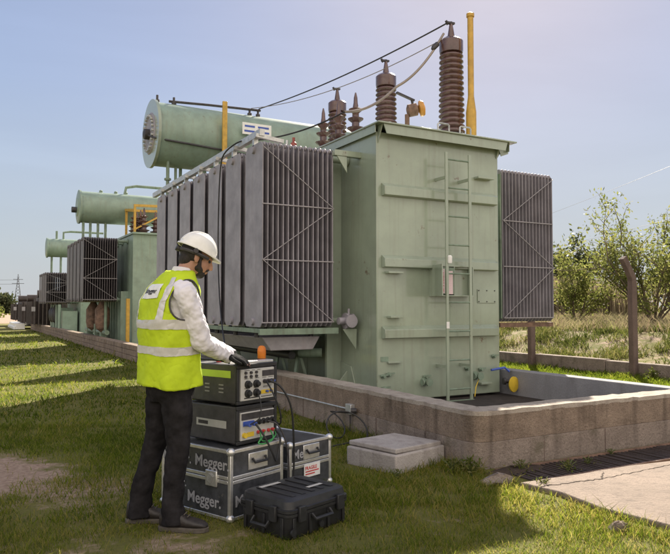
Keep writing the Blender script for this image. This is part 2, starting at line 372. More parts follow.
def text_obj(body, size, T, m, name, parent, fn=None, shear=0.0, bold=0.0, align='LEFT'):
    cu = bpy.data.curves.new('txt', 'FONT'); cu.body = body; cu.size = size; cu.extrude = 0.0006; cu.offset = bold; cu.shear = shear
    cu.align_x = align; cu.resolution_u = 4
    ob = bpy.data.objects.new('txt', cu); COL.objects.link(ob)
    dg = bpy.context.evaluated_depsgraph_get(); dg.update()
    me = bpy.data.meshes.new_from_object(ob.evaluated_get(dg))
    bpy.data.objects.remove(ob); bpy.data.curves.remove(cu)
    o = ORG.get(parent.name, Vector((0, 0, 0)))
    for v in me.vertices:
        v.co = (fn(v.co) if fn else T @ v.co) - o
    me.materials.clear(); me.materials.append(m); me.name = name
    r = bpy.data.objects.new(name, me); COL.objects.link(r); r.parent = parent; ORG[r.name] = o
    return r

# ------------------------------------------------------------------ ground sheet
def terrain(x, y):
    """height of the ground: lawn flat, an earth bank behind the low wall on the right"""
    t = np.clip((x - 11.8) / 0.9, 0, 1); z = 0.22 * t
    t2 = np.clip((x - 12.8) / 2.2, 0, 1); z = z + 0.5 * t2 * t2 * (3 - 2 * t2)
    bump = 0.05 * np.sin(x * 1.7 + y * 0.9) * np.sin(y * 1.3 - x * 0.6) * np.clip((x - 12) / 2, 0, 1)
    return z + bump
def patch_noise(x, y):
    return (np.sin(x * 1.9 + 1.3 * np.sin(y * 1.1)) * np.sin(y * 2.3 + 1.7 * np.sin(x * .8)) + .6 * np.sin(x * 5.1 + y * 3.3) * np.sin(y * 4.7 - x * 2.2)) / 1.6
def dirt_at(x, y):
    d = 1.25 * np.exp(-(((x + 0.05) / 0.78) ** 2 + ((y - 6.35) / 0.85) ** 2))
    d += 0.40 * np.exp(-(((x - 0.9) / 0.5) ** 2 + ((y - 5.5) / 0.5) ** 2))
    d += 0.22 * np.clip(patch_noise(x * 1.1 + 2, y * 1.1 + 4) + .3, 0, 1) * np.clip((8 - y) / 2, 0, 1) * (x < 3.9)
    d += 0.42 * np.clip((x - 11.8) / .4, 0, 1) * np.clip((16.5 - x) / 1.5, 0, 1)
    d += 0.45 * np.exp(-(((x - 0.6) / 0.9) ** 2 + ((y - 4.0) / 0.6) ** 2))
    d += 0.45 * np.exp(-(((x - 1.7) / 0.9) ** 2 + ((y - 3.2) / 0.5) ** 2))
    d += 0.75 / (1 + np.exp(-(y - 62) / 3.0))* (x < 12)
    return d
gx = np.unique(np.concatenate([np.array([-1500, -700, -350, -180, -90, -50, -30, -20, -14]), np.arange(-10, 22, 0.35), np.array([22, 26, 32, 40, 60, 90, 150, 300, 700, 1500])]))
gy = np.unique(np.concatenate([np.array([-60, -30, -15, -8, -4]), np.arange(-2, 26, 0.35), np.arange(26, 60, 2.0), np.array([60, 63, 66, 70, 80, 100, 140, 220, 400, 800, 1600, 3000])]))
GX, GY = np.meshgrid(gx, gy, indexing='ij')
GZ = terrain(GX, GY)
me = bpy.data.meshes.new('ground')
nx, ny = GX.shape
idx = np.arange(nx * ny).reshape(nx, ny)
fq = np.stack([idx[:-1, :-1], idx[1:, :-1], idx[1:, 1:], idx[:-1, 1:]], -1).reshape(-1, 4)
me.from_pydata(np.stack([GX, GY, GZ], -1).reshape(-1, 3).tolist(), [], fq.tolist())
at = me.attributes.new('dirt', 'FLOAT', 'POINT'); at.data.foreach_set('value', dirt_at(GX, GY).reshape(-1).astype(np.float32))
me.polygons.foreach_set('use_smooth', [True] * len(me.polygons))
me.materials.append(M['ground'])
gob = bpy.data.objects.new('ground', me); COL.objects.link(gob); struct(gob)

# ------------------------------------------------------------------ bund (low wall round the nearest transformer)
X0, X1, YF, TH, HW = 3.83, 7.10, 4.51, 0.25, 0.49
XR = 10.4
bund = thing('bund_wall', 'low weathered concrete wall round the nearest transformer, with a rounded front corner', 'wall', (X0, YF, 0))
def wall_ring(off, z0, z1, inner=False):
    """L-shaped outer line: left side from far end to rounded corner, then front side to the right"""
    r = 0.16
    pts = [V(X0 - off, 15.4, 0), V(X0 - off, 10, 0), V(X0 - off, 7, 0), V(X0 - off, YF + r, 0)]
    for k in range(1, 7):
        a = math.pi + (math.pi / 2) * k / 6
        pts.append(V(X0 - off + (r) + r * math.cos(a), YF - off + r + r * math.sin(a), 0))
    pts += [V(5.2, YF - off, 0), V(6.5, YF - off, 0), V(XR, YF - off, 0)]
    ins = [V(X0 + TH, 15.4, 0), V(X0 + TH, 10, 0), V(X0 + TH, 7, 0)] + [V(X0 + TH, YF + TH, 0)] * 7 + [V(5.2, YF + TH, 0), V(6.5, YF + TH, 0), V(XR, YF + TH, 0)]
    return pts, ins
def wall_course(off, z0, z1, m, name, jitter=0.0):
    po, pi_ = wall_ring(off, z0, z1); mb = MB(); rings = []; q = []
    for i in range(len(po) - 1):
        m_ = max(1, int((po[i + 1] - po[i]).length / .09))
        for k in range(m_): q.append((po[i].lerp(po[i + 1], k / m_), pi_[i].lerp(pi_[i + 1], k / m_)))
    q.append((po[-1], pi_[-1]))
    for a, b in q:
        a = a + V(random.gauss(0, .0022), random.gauss(0, .0022), 0); jz = random.gauss(0, .0028) if jitter else 0
        za = z1 - 0.055 * max(0, (a.y - 7)) / 8.4
        rings.append([V(a.x, a.y, z0 - (.01 if jitter else 0)), V(a.x, a.y, za + jz), V(b.x, b.y, za + jz), V(b.x, b.y, z0)])
    mb.loft(rings)
    return mb.build(name, m, bund, bevel=0.004 if not jitter else .012)
wall_course(0.006, -0.1, 0.225, M['wall_lo'], 'lower_course')
wall_course(0.0, 0.2255, HW - 0.03, M['wall_up'], 'upper_course')
wall_course(0.002, HW - 0.0295, HW, M['wall_top'], 'coping', 1)
mb = MB(); mb.box(X1, X1 + 0.22, YF + TH + 0.001, 15.4, -0.1, 0.455); mb.build('side_wall', M['wall_in'], bund, bevel=0.01)
mb = MB(); mb.box(X0 + TH + 0.001, X1 + 0.22, 15.4 - 0.2, 15.398, -0.1, 0.43); mb.build('end_wall', M['wall_in'], bund, bevel=0.01)
# mortar joints, cut as narrow raised beads
mb = MB()
for x in (4.62, 5.42, 6.25, 7.05):
    mb.p().box(x, x + 0.008, YF - 0.0085, YF + 0.02, 0.0, 0.224)
for y in np.arange(5.2, 15, 0.86):
    mb.p().box(X0 - 0.0085, X0 + 0.02, y, y + 0.008, 0.0, 0.224)
mb.build('mortar_joint', M['post'], bund, smooth=False)
mb = MB(); mb.box(X0 + TH - 0.05, X1 + 0.05, YF + TH - 0.05, 15.3, -0.2, 0.10)
fl = mb.build('bund_floor', M['oilfloor']); struct(fl)

# second, block-built wall beside the farther transformers
far_wall = thing('block_wall', 'long low wall of brown blocks beside the farther transformers, lit along its top', 'wall', (3.9, 15.5, 0))
mb = MB()
y = 15.42; k = 0
while y < 46:
    for c in range(3):
        off = 0.0 if c % 2 else 0.22
        mb.box(3.86 + random.uniform(-.008, .008), 4.12, y + off, y + off + 0.47, 0.0 + c * 0.14, 0.132 + c * 0.14)
    y += 0.48
mb.build('block_course', M['wall_up'], far_wall, bevel=0.012)
mb = MB(); mb.box(3.88, 4.10, 15.5, 46, -0.1, 0.41); mb.build('mortar_core', M['post'], far_wall)
kerb = MB().box(3.05, 3.6, 47, 53, -0.1, 0.36).box(2.95, 3.05, 47, 53, -0.1, 0.16).build('white_kerb', M['white'], bevel=0.02)
tag(kerb, 'white painted concrete block at the far end of the block wall', 'kerb')

# path slab, trench and grating in front of the wall
mb = MB()
edge = [(3.80, 3.96), (3.86, 3.62), (3.80, 3.2), (3.87, 2.75), (3.83, 2.2), (3.9, 1.2), (3.9, -3)]
poly = [(x, y, -0.12) for x, y in edge] + [(12, -3, -0.12), (12, 3.80, -0.12), (8, 3.84, -0.12), (5.6, 3.86, -0.12), (5.0, 3.93, -0.12), (4.3, 3.93, -0.12)]
mb.prism(poly, (0, 0, 0.155))
slab = mb.build('pavement', M['slab'], bevel=0.015); struct(slab)
def ribbon(pts, wd, z):
    mb = MB(); L_, R_ = [], []
    for i, p in enumerate(pts):
        a = Vector((*pts[max(0, i - 1)], 0)); b = Vector((*pts[min(len(pts) - 1, i + 1)], 0)); d = (b - a).normalized(); nrm = Vector((-d.y, d.x, 0))
        ww = wd * random.uniform(0.4, 1.3) if 0 < i < len(pts) - 1 else 0.001
        L_.append(Vector((p[0], p[1], z)) + nrm * ww); R_.append(Vector((p[0], p[1], z)) - nrm * ww)
    mb.loft([[l, r, r + V(0, 0, .0015), l + V(0, 0, .0015)] for l, r in zip(L_, R_)])
    return mb
def wiggle(a, b, n, amp):
    out = []
    for i in range(n + 1):
        t = i / n; out.append((a[0] + (b[0] - a[0]) * t + random.uniform(-amp, amp), a[1] + (b[1] - a[1]) * t + random.uniform(-amp, amp)))
    return out
cr = ribbon(wiggle((3.84, 3.78), (4.45, 3.72), 22, 0.014) + wiggle((4.47, 3.74), (4.62, 3.86), 6, 0.012), 0.007, 0.0365)
r2 = ribbon(wiggle((4.45, 3.72), (5.6, 3.78), 34, 0.012), 0.003, 0.0365)
o = cr.build('crack', M['soil'], smooth=False); tag(o, 'dark forked crack across the corner of the concrete pavement', 'crack')
o = r2.build('crack', M['soil'], smooth=False); tag(o, 'thin straight crack running right along the pavement beside the grating', 'crack')
mb = MB(); mb.box(3.86, 12, 3.80, 4.50, -0.3, -0.06); o = mb.build('trench', M['soil']); struct(o)
grate = thing('drain_grating', 'dark steel drain grating lying between the wall and the pavement', 'grating', (4.0, 4.2, 0))
mb = MB()
mb.box(3.97, 9.5, 4.40, 4.43, -0.03, 0.02); mb.box(3.97, 9.5, 3.965, 3.99, -0.03, 0.02)
mb.build('frame', M['rust'], grate)
mb = MB()
for x in np.arange(4.0, 9.5, 0.052):
    t = random.uniform(-.004, .004); mb.box(x, x + 0.022, 3.991, 4.399, -0.02 + t, 0.012 + t)
mb.build('bars', M['old'], grate)

mb = MB(); mb.ell((4.12, 4.34, -.01), (.34, .10, .045), n=20, m=8)
for p in mb.v: p += V(random.uniform(-.015, .015), random.uniform(-.012, .012), random.uniform(-.006, .010))
o = mb.build('soil_heap', M['soil'], angle=60); tag(o, 'dark soil drifted over the grating end below the rounded wall corner', 'soil')
# fallen stone
mb = MB(); mb.ell((3.60, 2.90, 0.01), (0.075, 0.05, 0.045), n=10, m=7)
for p in mb.v: p += V(random.uniform(-.009, .009), random.uniform(-.009, .009), random.uniform(-.009, .009))
o = mb.build('stone', M['wall_up'], angle=15); tag(o, 'small grey stone at the grassy edge of the pavement', 'stone')
mb = MB(); mb.ell((3.72, 4.12, 0.02), (0.16, 0.07, 0.05), n=11, m=7)
for p in mb.v: p += V(random.uniform(-.02, .02), random.uniform(-.02, .02), random.uniform(-.012, .012))
o = mb.build('stone', M['wall_lo'], angle=15); tag(o, 'broken chunk of concrete lying below the rounded wall corner', 'stone')

# concrete inspection box with loose lid
cb = thing('inspection_box', 'small grey concrete inspection box with a lid, on the grass against the wall', 'box', (3.4, 4.95, 0))
ca = rad(15); Tb = Matrix.Translation((3.17, 4.72, 0)) @ Matrix.Rotation(ca, 4, 'Z')
mb = MB(Tb); mb.box(0, 0.66, 0, 0.58, -0.05, 0.155); mb.build('base', M['boxc'], cb, bevel=0.015)
mb = MB(Tb @ Matrix.Translation((0.03, 0.03, 0.156)) @ Matrix.Rotation(rad(1.2), 4, 'Y')); mb.box(0, 0.61, -0.005, 0.55, 0.004, 0.045); mb.build('lid', M['boxc'], cb, bevel=0.01)

# conduit on the wall face
cond = thing('wall_conduit', 'thin pale steel conduit with an end box running along the wall face', 'conduit', (3.8, 6.5, 0.25))
MB().tube([(3.80, 13.0, 0.20), (3.80, 9, 0.225), (3.80, 6.62, 0.25)], 0.011).build('pipe', M['steel'], cond)
mb = MB(); mb.box(3.77, 3.83, 6.5, 6.62, 0.20, 0.31); mb.build('junction_box', M['steel'], cond, bevel=0.006)
MB().tube([(3.795, 6.55, 0.2), (3.795, 6.55, 0.0)], 0.008).tube([(3.76, 6.47, .25), (3.81, 6.44, .25)], 0.03, 10).build('drop_pipe', M['dark'], cond)
loop = [V(3.55 + 0.16 * math.cos(a) - 0.02 * a, 6.1 + 0.10 * math.sin(a) + .04 * a, 0.16 + 0.13 * math.sin(a)) for a in np.linspace(-1.2, 7.2, 40)]
o = MB().tube([(3.2, 5.9, 0.02)] + loop + [(3.78, 6.5, 0.22)], 0.008, 6).build('cable', M['black_rub']); tag(o, 'black cable coiled in the grass below the conduit box', 'cable')

# ------------------------------------------------------------------ transformers
def lug(mb, x, y, z, wd=0.2, d=0.1, h=0.03): mb.p().box(x, x + wd, y - d, y, z, z + h)

def radiator_meshes(x0, x1, y0, dep, z0, z1, nf, side, coarse=False):
    """fin pack of flat plates with chamfered corners; plates lie along the row"""
    f = MB(); c = min(0.06, dep * 0.12); t = 0.0055
    for i in range(nf):
        x = x0 + t + (x1 - x0 - 2 * t) * i / (nf - 1)
        prof = [(y0, z0 + c), (y0 + c, z0), (y0 + dep - c, z0), (y0 + dep, z0 + c), (y0 + dep, z1 - c), (y0 + dep - c, z1), (y0 + c, z1), (y0, z1 - c)]
        f.prism([(x - t, a, b) for a, b in prof], (2 * t, 0, 0))
        if not coarse:      # rolled bead along the plate edges
            f.tube([(x, y0, z0 + c), (x, y0, z1 - c)], 0.0072, 6)
    h = MB(); ym = y0 + dep / 2
    for z in (z1 - 0.07, z0 + 0.07):
        pr = []
        n = nf * 2
        for i in range(n + 1):
            pr.append((0.055 if i % 2 else 0.047, (x1 - x0 + 0.06) * i / n))
        h.p().lathe(pr, (x0 - 0.03, ym, z), (1, 0, 0), 12)
    # row of pressed shoulders above the plates at the front
    if not coarse:
        h.cut = h.cut[:]; h.p()
        for i in range(nf - 1):
            x = x0 + (x1 - x0) * (i + 0.5) / (nf - 1)
            h.ell((x, y0 + 0.045, z1 - 0.035), (0.022, 0.045, 0.035), n=8, m=6)
    return f, h

def braces(x0, x1, y0, z0, z1, both=True):
    b = MB(); yy = y0 - 0.018; H = z1 - z0
    zs = [z0 + 0.06, z0 + H * 0.36, z0 + H * 0.66, z1 - 0.08]
    for z in zs[:3]: b.box(x0 - 0.01, x1 + 0.01, yy, yy + 0.012, z - 0.007, z + 0.007)
    b.bar((x0, yy - .004, zs[3]), (x1, yy - .004, zs[2]), 0.008, 0.013, (0, 1, 0))
    b.bar((x1, yy - .004, zs[2]), (x0, yy - .004, zs[1]), 0.008, 0.013, (0, 1, 0))
    b.bar((x0, yy - .004, zs[1]), (x1, yy - .004, zs[0]), 0.008, 0.013, (0, 1, 0))
    return b

def bushing(parent, x, y, z0, ztop, r, nshed, mporc, flare=1.0, lower=None):
    base = MB().lathe([(r * 1.25, 0), (r * 1.25, 0.05), (r * 0.9, 0.06), (r * .85, 0.22)], (x, y, z0), n=20).build('bushing', M['dark'], parent)
    zc = z0 + 0.2; H = ztop - zc; hs = H * 0.72; prof = []
    for i in range(nshed):
        a = hs * i / nshed; s = hs / nshed
        rr = r * (1.0 - 0.10 * i / nshed)
        prof += [(rr * 0.80, a), (rr * 1.0, a + s * 0.35), (rr * 1.0, a + s * 0.52), (rr * 0.80, a + s * 0.95)]
    MB().lathe(prof, (x, y, zc), n=26).build('insulator', mporc, base, angle=60)
    zt = zc + hs
    MB().lathe([(r * .70, 0), (r * .86, .01), (r * .90, H * .03), (r * .90, H * 0.11), (r * .72, H * 0.13), (r * .30, H * .14), (r * .22, H * .2), (r * .12, H * .27)], (x, y, zt), n=22).build('cap', mporc, base)
    MB().tube([(x, y, zt + H * .24), (x, y, ztop + .02)], 0.02, 8).bar((x - 0.09, y, ztop - .01), (x + 0.06, y, ztop - 0.0), 0.05, 0.03).tube([(x - .1, y, ztop + .02), (x - .06, y, ztop - .04)], .02, 6).build('terminal', M['dark'], base)
    return base

def small_bushing(parent, x, y, z0, h, r=0.075, name='low_voltage_bushing', n=4):
    prof = [(r * 1.1, 0), (r * 1.1, 0.04)]
    for i in range(n):
        a = 0.05 + (h * 0.72) * i / n; s = h * 0.72 / n; rr = r * (1.35 - 0.5 * i / n)
        prof += [(rr * 0.55, a), (rr * 1.1, a + s * .32), (rr * 1.15, a + s * .42), (rr * 0.5, a + s * .6)]
    prof += [(r * .35, h * .8), (r * .3, h * .9), (r * .1, h)]
    return MB().lathe(prof, (x, y, z0), n=16).build(name, M['porc'], parent, angle=50)

def transformer(y0, label, detail, mats, nleft, xr0, xr1, zr0, zr1, ztop, ylen, xs=(4.84, 6.98), nf=15, ribs=True):
    mg, mr = mats
    tx0, tx1 = xs
    root = thing('power_transformer', label, 'transformer', ((tx0 + tx1) / 2, y0 + ylen / 2, 0.10), 'transformers standing in one row')
    tank = MB().box(tx0, tx1, y0, y0 + ylen, 0.13, ztop).build('tank', mg, root, bevel=0.012)
    MB().box(tx0 + .15, tx1 - .15, y0 + .1, y0 + ylen - .1, 0.10, 0.13).build('skid', M['dark'], root)
    yr = y0 + 0.48; pitch = 0.80; dep = 0.60
    for k in range(nleft):
        coarse = detail < 1
        f, h = radiator_meshes(xr0, xr1, yr + k * pitch, dep, zr0, zr1, nf, -1, coarse or k > 0 and False)
        ro = f.build('radiator', mr, root, angle=30)
        h.build('header', mr, ro)
        pm = MB(); ym = yr + k * pitch + dep / 2
        for z in (zr1 - 0.07, zr0 + 0.07):
            pm.p().tube([(xr1 + 0.02, ym, z), (tx0 + 0.01, ym, z)], 0.05, 12)
            pm.lathe([(0.085, 0), (0.085, 0.03)], (xr1 + 0.06, ym, z), (1, 0, 0), 14)
            pm.lathe([(0.085, 0), (0.085, 0.03)], (tx0 - 0.04, ym, z), (1, 0, 0), 14)
        pm.build('flanged_pipe', mg, ro)
        if k == 0: braces(xr0, xr1, yr, zr0, zr1).build('brace', M['rad_edge'], ro)
    return root, tank

# ---- nearest transformer -------------------------------------------------
TY = 7.65
XR0, XR1, ZR0, ZR1 = 3.40, 4.44, 1.12, 3.55
t1, tank1 = transformer(TY, 'nearest and largest sage green transformer, with a front ladder and three tall brown bushings', 2,
                        (M['green'], M['rad']), 7, XR0, XR1, ZR0, ZR1, 3.74, 6.3)
# right-hand radiators
for k in range(7):
    f, h = radiator_meshes(7.5, 8.6, 8.13 + .8 * k, 0.66, 1.15, 3.58, 16, 1, k > 1)
    ro = f.build('radiator', M['rad'], t1, angle=30); h.build('header', M['rad'], ro)
    pm = MB()
    for z in (3.51, 1.22): pm.p().tube([(6.97, 8.46 + .8 * k, z), (7.5, 8.46 + .8 * k, z)], 0.05, 12)
    pm.build('flanged_pipe', M['green'], ro)
    if k == 0:
        braces(8.6, 7.5, 8.13, 1.15, 3.58).build('brace', M['rad_edge'], ro)
        MB().box(7.47, 7.49, 8.14, 8.6, 1.2, 3.5).build('end_plate', M['green_dk'], ro)
# frame under / over the radiators
MB().p().box(XR0 - .02, XR1 + .1, 8.15, 8.2, 1.02, 1.10).p().box(XR0 - .02, XR0 + .05, 8.2, 13.6, 1.045, 1.1).p().box(XR1 - .05, XR1 + .02, 8.2, 13.6, 1.045, 1.1).build('radiator_frame', M['green_dk'], t1)
mb = MB()
for k in range(7):
    for x in (XR0 + .05, XR0 + .85): mb.p().lathe([(.035, 0), (.035, .07), (.02, .075), (.02, .13)], (x, 8.42 + .8 * k, 0.98), n=8)
mb.build('drain_plug', M['dark'], t1)
MB().p().box(7.5, 8.66, 8.2, 8.26, 1.06, 1.13).p().box(7.5, 7.56, 8.26, 13.6, 1.06, 1.13).build('radiator_frame', M['rust'], t1)
mb = MB(); mb.bar((XR0 + .03, 8.22, 3.68), (XR0 + .03, 13.9, 3.66), 0.07, 0.09)
mb.build('top_rail', M['steel'], t1)
mb = MB()
for k in range(7):
    y = 8.46 + .8 * k
    mb.p().box(XR0, XR0 + .06, y - .03, y + .03, 3.5, 3.64); mb.p().bar((XR0 - .05, y - .2, 3.64), (XR0 + .35, y - .2, 3.60), .05, .05)
    mb.p().tube([(XR0 + .5, y, 3.5), (XR0 + .5, y, 3.68)], .018, 6)
mb.build('rail_bracket', M['steel'], t1)
MB().lathe([(.025, 0), (.028, .05), (.042, .06), (.042, .10), (.02, .12), (.02, .18)], (4.02, 8.5, 3.56), n=12).build('vent_valve', M['redbrown'], t1)

# roof cover
RX0, RX1, RY0, RZ = 4.78, 7.21, 7.50, 3.84
MB().box(RX0 - .01, RX1, RY0 - .02, TY + 6.5, RZ - 0.022, RZ).build('roof', M['green'], t1, bevel=0.005)
rf = MB(); rf.p().prism([(RX0 + .09, RY0 + .01, RZ - .023), (RX0 + .14, RY0 + .01, RZ - .15), (RX1 - .2, RY0 + .01, RZ - .15), (RX1 - .16, RY0 + .01, RZ - .023)], (0, 0.012, 0))
rf.p().box(RX0 + .01, RX0 + .022, RY0 + .1, TY + 6.4, RZ - .13, RZ - .023); rf.p().box(RX1 - .05, RX1 - .04, RY0 + .1, TY + 6.4, RZ - .13, RZ - .023)
rf.build('fascia', M['green'], t1)
g = MB()
for x in (4.86, 6.94):
    g.p().prism([(x, RY0 + .03, RZ - .025), (x, TY - .001, RZ - .025), (x, TY - .001, RZ - .26)], (0.012, 0, 0))
for y in (7.68, 8.7, 9.9, 11.1, 12.3, 13.5):
    g.p().prism([(RX1 - .06, y, RZ - .025), (6.981, y, RZ - .025), (6.981, y, RZ - .26)], (0, .012, 0))
g.p().prism([(6.981, 7.66, RZ - .025), (RX1 - .01, 7.66, RZ - .025), (RX1 - .01, 7.66, RZ - .15), (7.06, 7.66, RZ - .2)], (0, .012, 0))
g.build('gusset', M['green'], t1)
g = MB(); g.p().box(4.60, 4.839, 8.60, 8.66, .30, 3.6); g.p().box(4.50, 4.839, 9.7, 9.76, .15, 1.1)
g.p().prism([(4.839, 8.66, .12), (4.839, 8.1, .12), (4.839, 8.3, .55), (4.839, 8.60, .6)], (-0.02, 0, 0))
g.p().prism([(4.838, 8.4, .12), (4.50, 8.4, .12), (4.838, 8.4, .5)], (0, .025, 0))
g.p().prism([(4.62, 8.05, 3.45), (4.46, 8.05, 3.45), (4.62, 8.05, 3.22)], (0, .02, 0))
g.p().box(4.42, 4.84, 8.04, 8.12, 3.45, 3.53)
g.p().box(4.45, 4.84, 7.85, 8.35, .26, .29); g.p().box(4.68, 4.84, 7.70, 7.95, .16, .2)
g.build('stiffener', M['green'], t1, bevel=0.004)
# valve on the lower header
v = MB(); v.lathe([(.05, 0), (.05, .10), (.11, .10), (.11, .13), (.05, .13), (.05, .2), (.1, .2), (.1, .23)], (4.52, 8.12, 1.19), (1, 0, 0), 16)
v.lathe([(.045, 0), (.045, .14), (.09, .14), (.09, .17)], (4.66, 8.16, 1.19), (0, -1, 0), 14); v.tube([(4.66, 8.08, 1.19), (4.66, 8.08, 1.36)], .015)
vb = v.build('valve', M['rad'], t1)
MB().prism([(4.58, 8.1, 1.08), (4.80, 8.1, 1.08), (4.79, 8.1, .80)], (0, .02, 0)).build('valve_bracket', M['green'], vb)

# front face
for za, zb in ((2.87, 3.05), (1.905, 2.08), (0.955, 1.13)):
    MB().prism([(4.92, TY - .0005, za), (4.92, TY - .085, za + .012), (4.92, TY - .085, zb - .05), (4.92, TY - .0005, zb)], (1.98, 0, 0)).build('stiffening_beam', M['green'], t1, bevel=0.006)
lg = MB()
lug(lg, 4.97, TY, 1.83, .24, .10, .028); lug(lg, 5.0, TY, 1.235, .2, .10, .028); lug(lg, 6.52, TY, 3.245, .30, .1, .03); lug(lg, 6.55, TY, 1.02 - .75, .2, .09, .03)
lug(lg, 5.0, TY, 0.63, .2, .05, .02)
lg.build('lifting_lug', M['green'], t1, bevel=0.004)
lad = MB(); ly = TY - 0.24
lad.p().box(5.805, 5.85, ly - .012, ly + .012, 0.11, 3.52); lad.p().box(6.215, 6.26, ly - .012, ly + .012, 0.10, 3.52)
lo = MB().box(5.79, 6.275, ly - .02, ly + .02, 0.099, .108).build('ladder', M['green_dk'], t1)
lad.build('ladder_rail', M['green'], lo, bevel=0.004)
for i in range(9):
    z = 3.42 - i * 0.395
    MB().tube([(5.85, ly, z), (6.215, ly, z)], 0.012, 8).build('rung', M['green_dk'], lo)
MB().p().box(5.812, 5.84, ly, TY - .001, 3.15, 3.19).p().box(6.222, 6.25, ly, TY - .001, 3.15, 3.19).p().box(5.812, 5.84, ly, TY - .001, .55, .59).p().box(6.222, 6.25, ly, TY - .001, .55, .59).build('standoff', M['green'], lo)
MB().box(5.803, 5.853, ly - .0145, ly - .0125, 1.09, 1.18).build('label_plate', M['white'], lo)
MB().lathe([(.03, 0), (.035, .03), (.035, .09), (.02, .11)], (5.86, ly - .02, 1.98), n=12).build('lamp', M['white'], lo)
jb = MB(); jb.box(5.70, 6.38, TY - .14, TY - .0008, 1.53, 1.545); jb.box(5.70, 6.38, TY - .14, TY - .0008, 1.945, 1.96); jb.box(5.70, 5.715, TY - .14, TY - .0008, 1.545, 1.945)
jb.box(6.365, 6.38, TY - .14, TY - .0008, 1.545, 1.945); jb.box(6.03, 6.04, TY - .14, TY - .0008, 1.545, 1.945); jb.box(5.715, 6.365, TY - .02, TY - .0008, 1.545, 1.945)
jo = jb.build('control_box', M['green'], t1)
d = MB(); d.bar((5.70, TY - .145, 1.745), (5.61, TY - .42, 1.745), 0.016, 0.43); d.build('open_door', M['green'], jo, bevel=.003)
d = MB(); d.box(5.72, 6.03, TY - .145, TY - .141, 1.56, 1.93); d.build('inner_panel', M['green_dk'], jo)
MB().p().box(5.75, 5.86, TY - .149, TY - .146, 1.57, 1.91).p().box(5.90, 6.0, TY - .149, TY - .146, 1.56, 1.88).build('paper_notice', M['pink'], jo)
mb = MB()
for i in range(16): mb.box(5.76, 5.82 + random.uniform(.0, .03), TY - .1505, TY - .1495, 1.60 + i * .018, 1.607 + i * .018)
mb.build('notice_print', M['red'], jo)
np_ = MB().box(6.56, 6.90, TY - .012, TY - .0007, 1.44, 1.64).build('rating_plate', M['green'], t1, bevel=.003)
mb = MB()
for x in (6.58, 6.73, 6.88):
    for z in (1.46, 1.62): mb.p().lathe([(.009, 0), (.009, .008)], (x, TY - .012, z), (0, -1, 0), 8)
mb.build('bolt', M['dark'], np_)
MB().box(4.90, 5.02, TY - .006, TY - .0007, .655, .72).build('small_plate', M['green_dk'], t1)
st = MB()
for x, z in ((4.93, .46), (5.02, .48), (4.95, .30), (6.60, .48), (5.62, .42), (6.35, .50), (6.85, .66)):
    st.p().lathe([(.03, 0), (.03, .02), (.018, .02), (.018, .06)], (x, TY, z), (0, -1, 0), 10); st.bar((x - .05, TY - .03, z + .015), (x + .08, TY - .035, z + .02), .015, .02)
for x, z in ((5.60, .36), (6.50, .40)):
    st.p().lathe([(.06, 0), (.06, .03), (.035, .03), (.035, .12), (.055, .12), (.055, .14)], (x, TY, z), (0, -1, 0), 12); st.lathe([(.045, 0), (.045, .015)], (x - .1, TY - .1, z), (1, 0, 0), 12)
st.build('drain_valve', M['green_dk'], t1)
gv = MB().lathe([(.05, 0), (.05, .03), (.03, .03), (.03, .26), (.05, .26), (.05, .3)], (6.95, TY - .10, .30), (1, -.35, 0), 12).build('outlet_valve', M['dark'], t1)
MB().lathe([(.035, -.02), (.10, -.012), (.112, 0), (.112, .02), (.04, .035)], (7.0, TY - .25, .27), (.25, -1, 0), 18).build('hand_wheel', M['yellow'], gv)
MB().tube([(6.75, TY - .07, .47), (6.98, TY - .10, .50), (7.05, TY - .12, .44)], .016).build('blue_pipe', M['blue'], gv)
MB().tube([(6.55, TY - .05, .38), (6.42, TY - .12, .25), (6.33, TY - .2, .13)], .007, 6).build('earth_wire', M['yellow'], t1)

# roof furniture
for yb in (8.25, 10.1, 11.9): bushing(t1, 6.6, yb, RZ, 5.80, 0.205, 15, M['porc'])
for yb, h in ((8.80, .80), (9.33, .82), (9.85, .83)):
    small_bushing(t1, 5.2, yb, RZ, h, .095)
mast = MB().lathe([(.12, 0), (.12, .03), (.078, .035), (.078, .50), (.07, .56), (.046, .75), (.046, 1.98), (.06, 1.98), (.06, 2.03), (.03, 2.05)], (6.75, 7.97, RZ), n=16).build('yellow_mast', M['ochre'], t1)
mb = MB()
for k in range(6):
    a = k * math.pi / 3; mb.p().lathe([(.014, 0), (.014, .03)], (6.75 + .1 * math.cos(a), 7.97 + .1 * math.sin(a), RZ + .03), n=6)
mb.build('bolt', M['dark'], mast)
hnd = MB()
for x, yy in ((5.95, 7.75), (6.35, 7.75)):
    hnd.p().tube([(x, yy, RZ), (x, yy, RZ + .17), (x + .02, yy, RZ + .185), (x + .18, yy, RZ + .185), (x + .20, yy, RZ + .17), (x + .20, yy, RZ)], .013, 6)
hnd.build('lifting_handle', M['steel'], t1)
rel = MB().tube([(5.52, 7.9, RZ), (5.52, 7.9, 4.12)], .035, 10).lathe([(.05, 0), (.09, .02), (.09, .14), (.05, .16)], (5.52, 7.9, 4.17), (1, -.45, .25), 16).build('pressure_relief', M['rust'], t1)
MB().lathe([(.05, -.02), (.11, 0), (.115, .03), (.10, .06), (.02, .08)], (5.69, 7.83, 4.21), (.8, -.5, .2), 18).build('orange_cap', M['amber'], rel)
MB().tube([(5.60, 7.87, 4.26), (5.58, 7.87, 4.33)], .018, 8).bar((5.62, 7.87, 4.33), (5.32, 7.87, 4.40), .04, .025).build('lever', M['dark'], rel)
MB().p().lathe([(.03, 0), (.03, .1)], (5.15, 7.8, RZ), n=8).p().lathe([(.03, 0), (.03, .1)], (5.05, 8.3, RZ), n=8).build('vent_plug', M['steel'], t1)

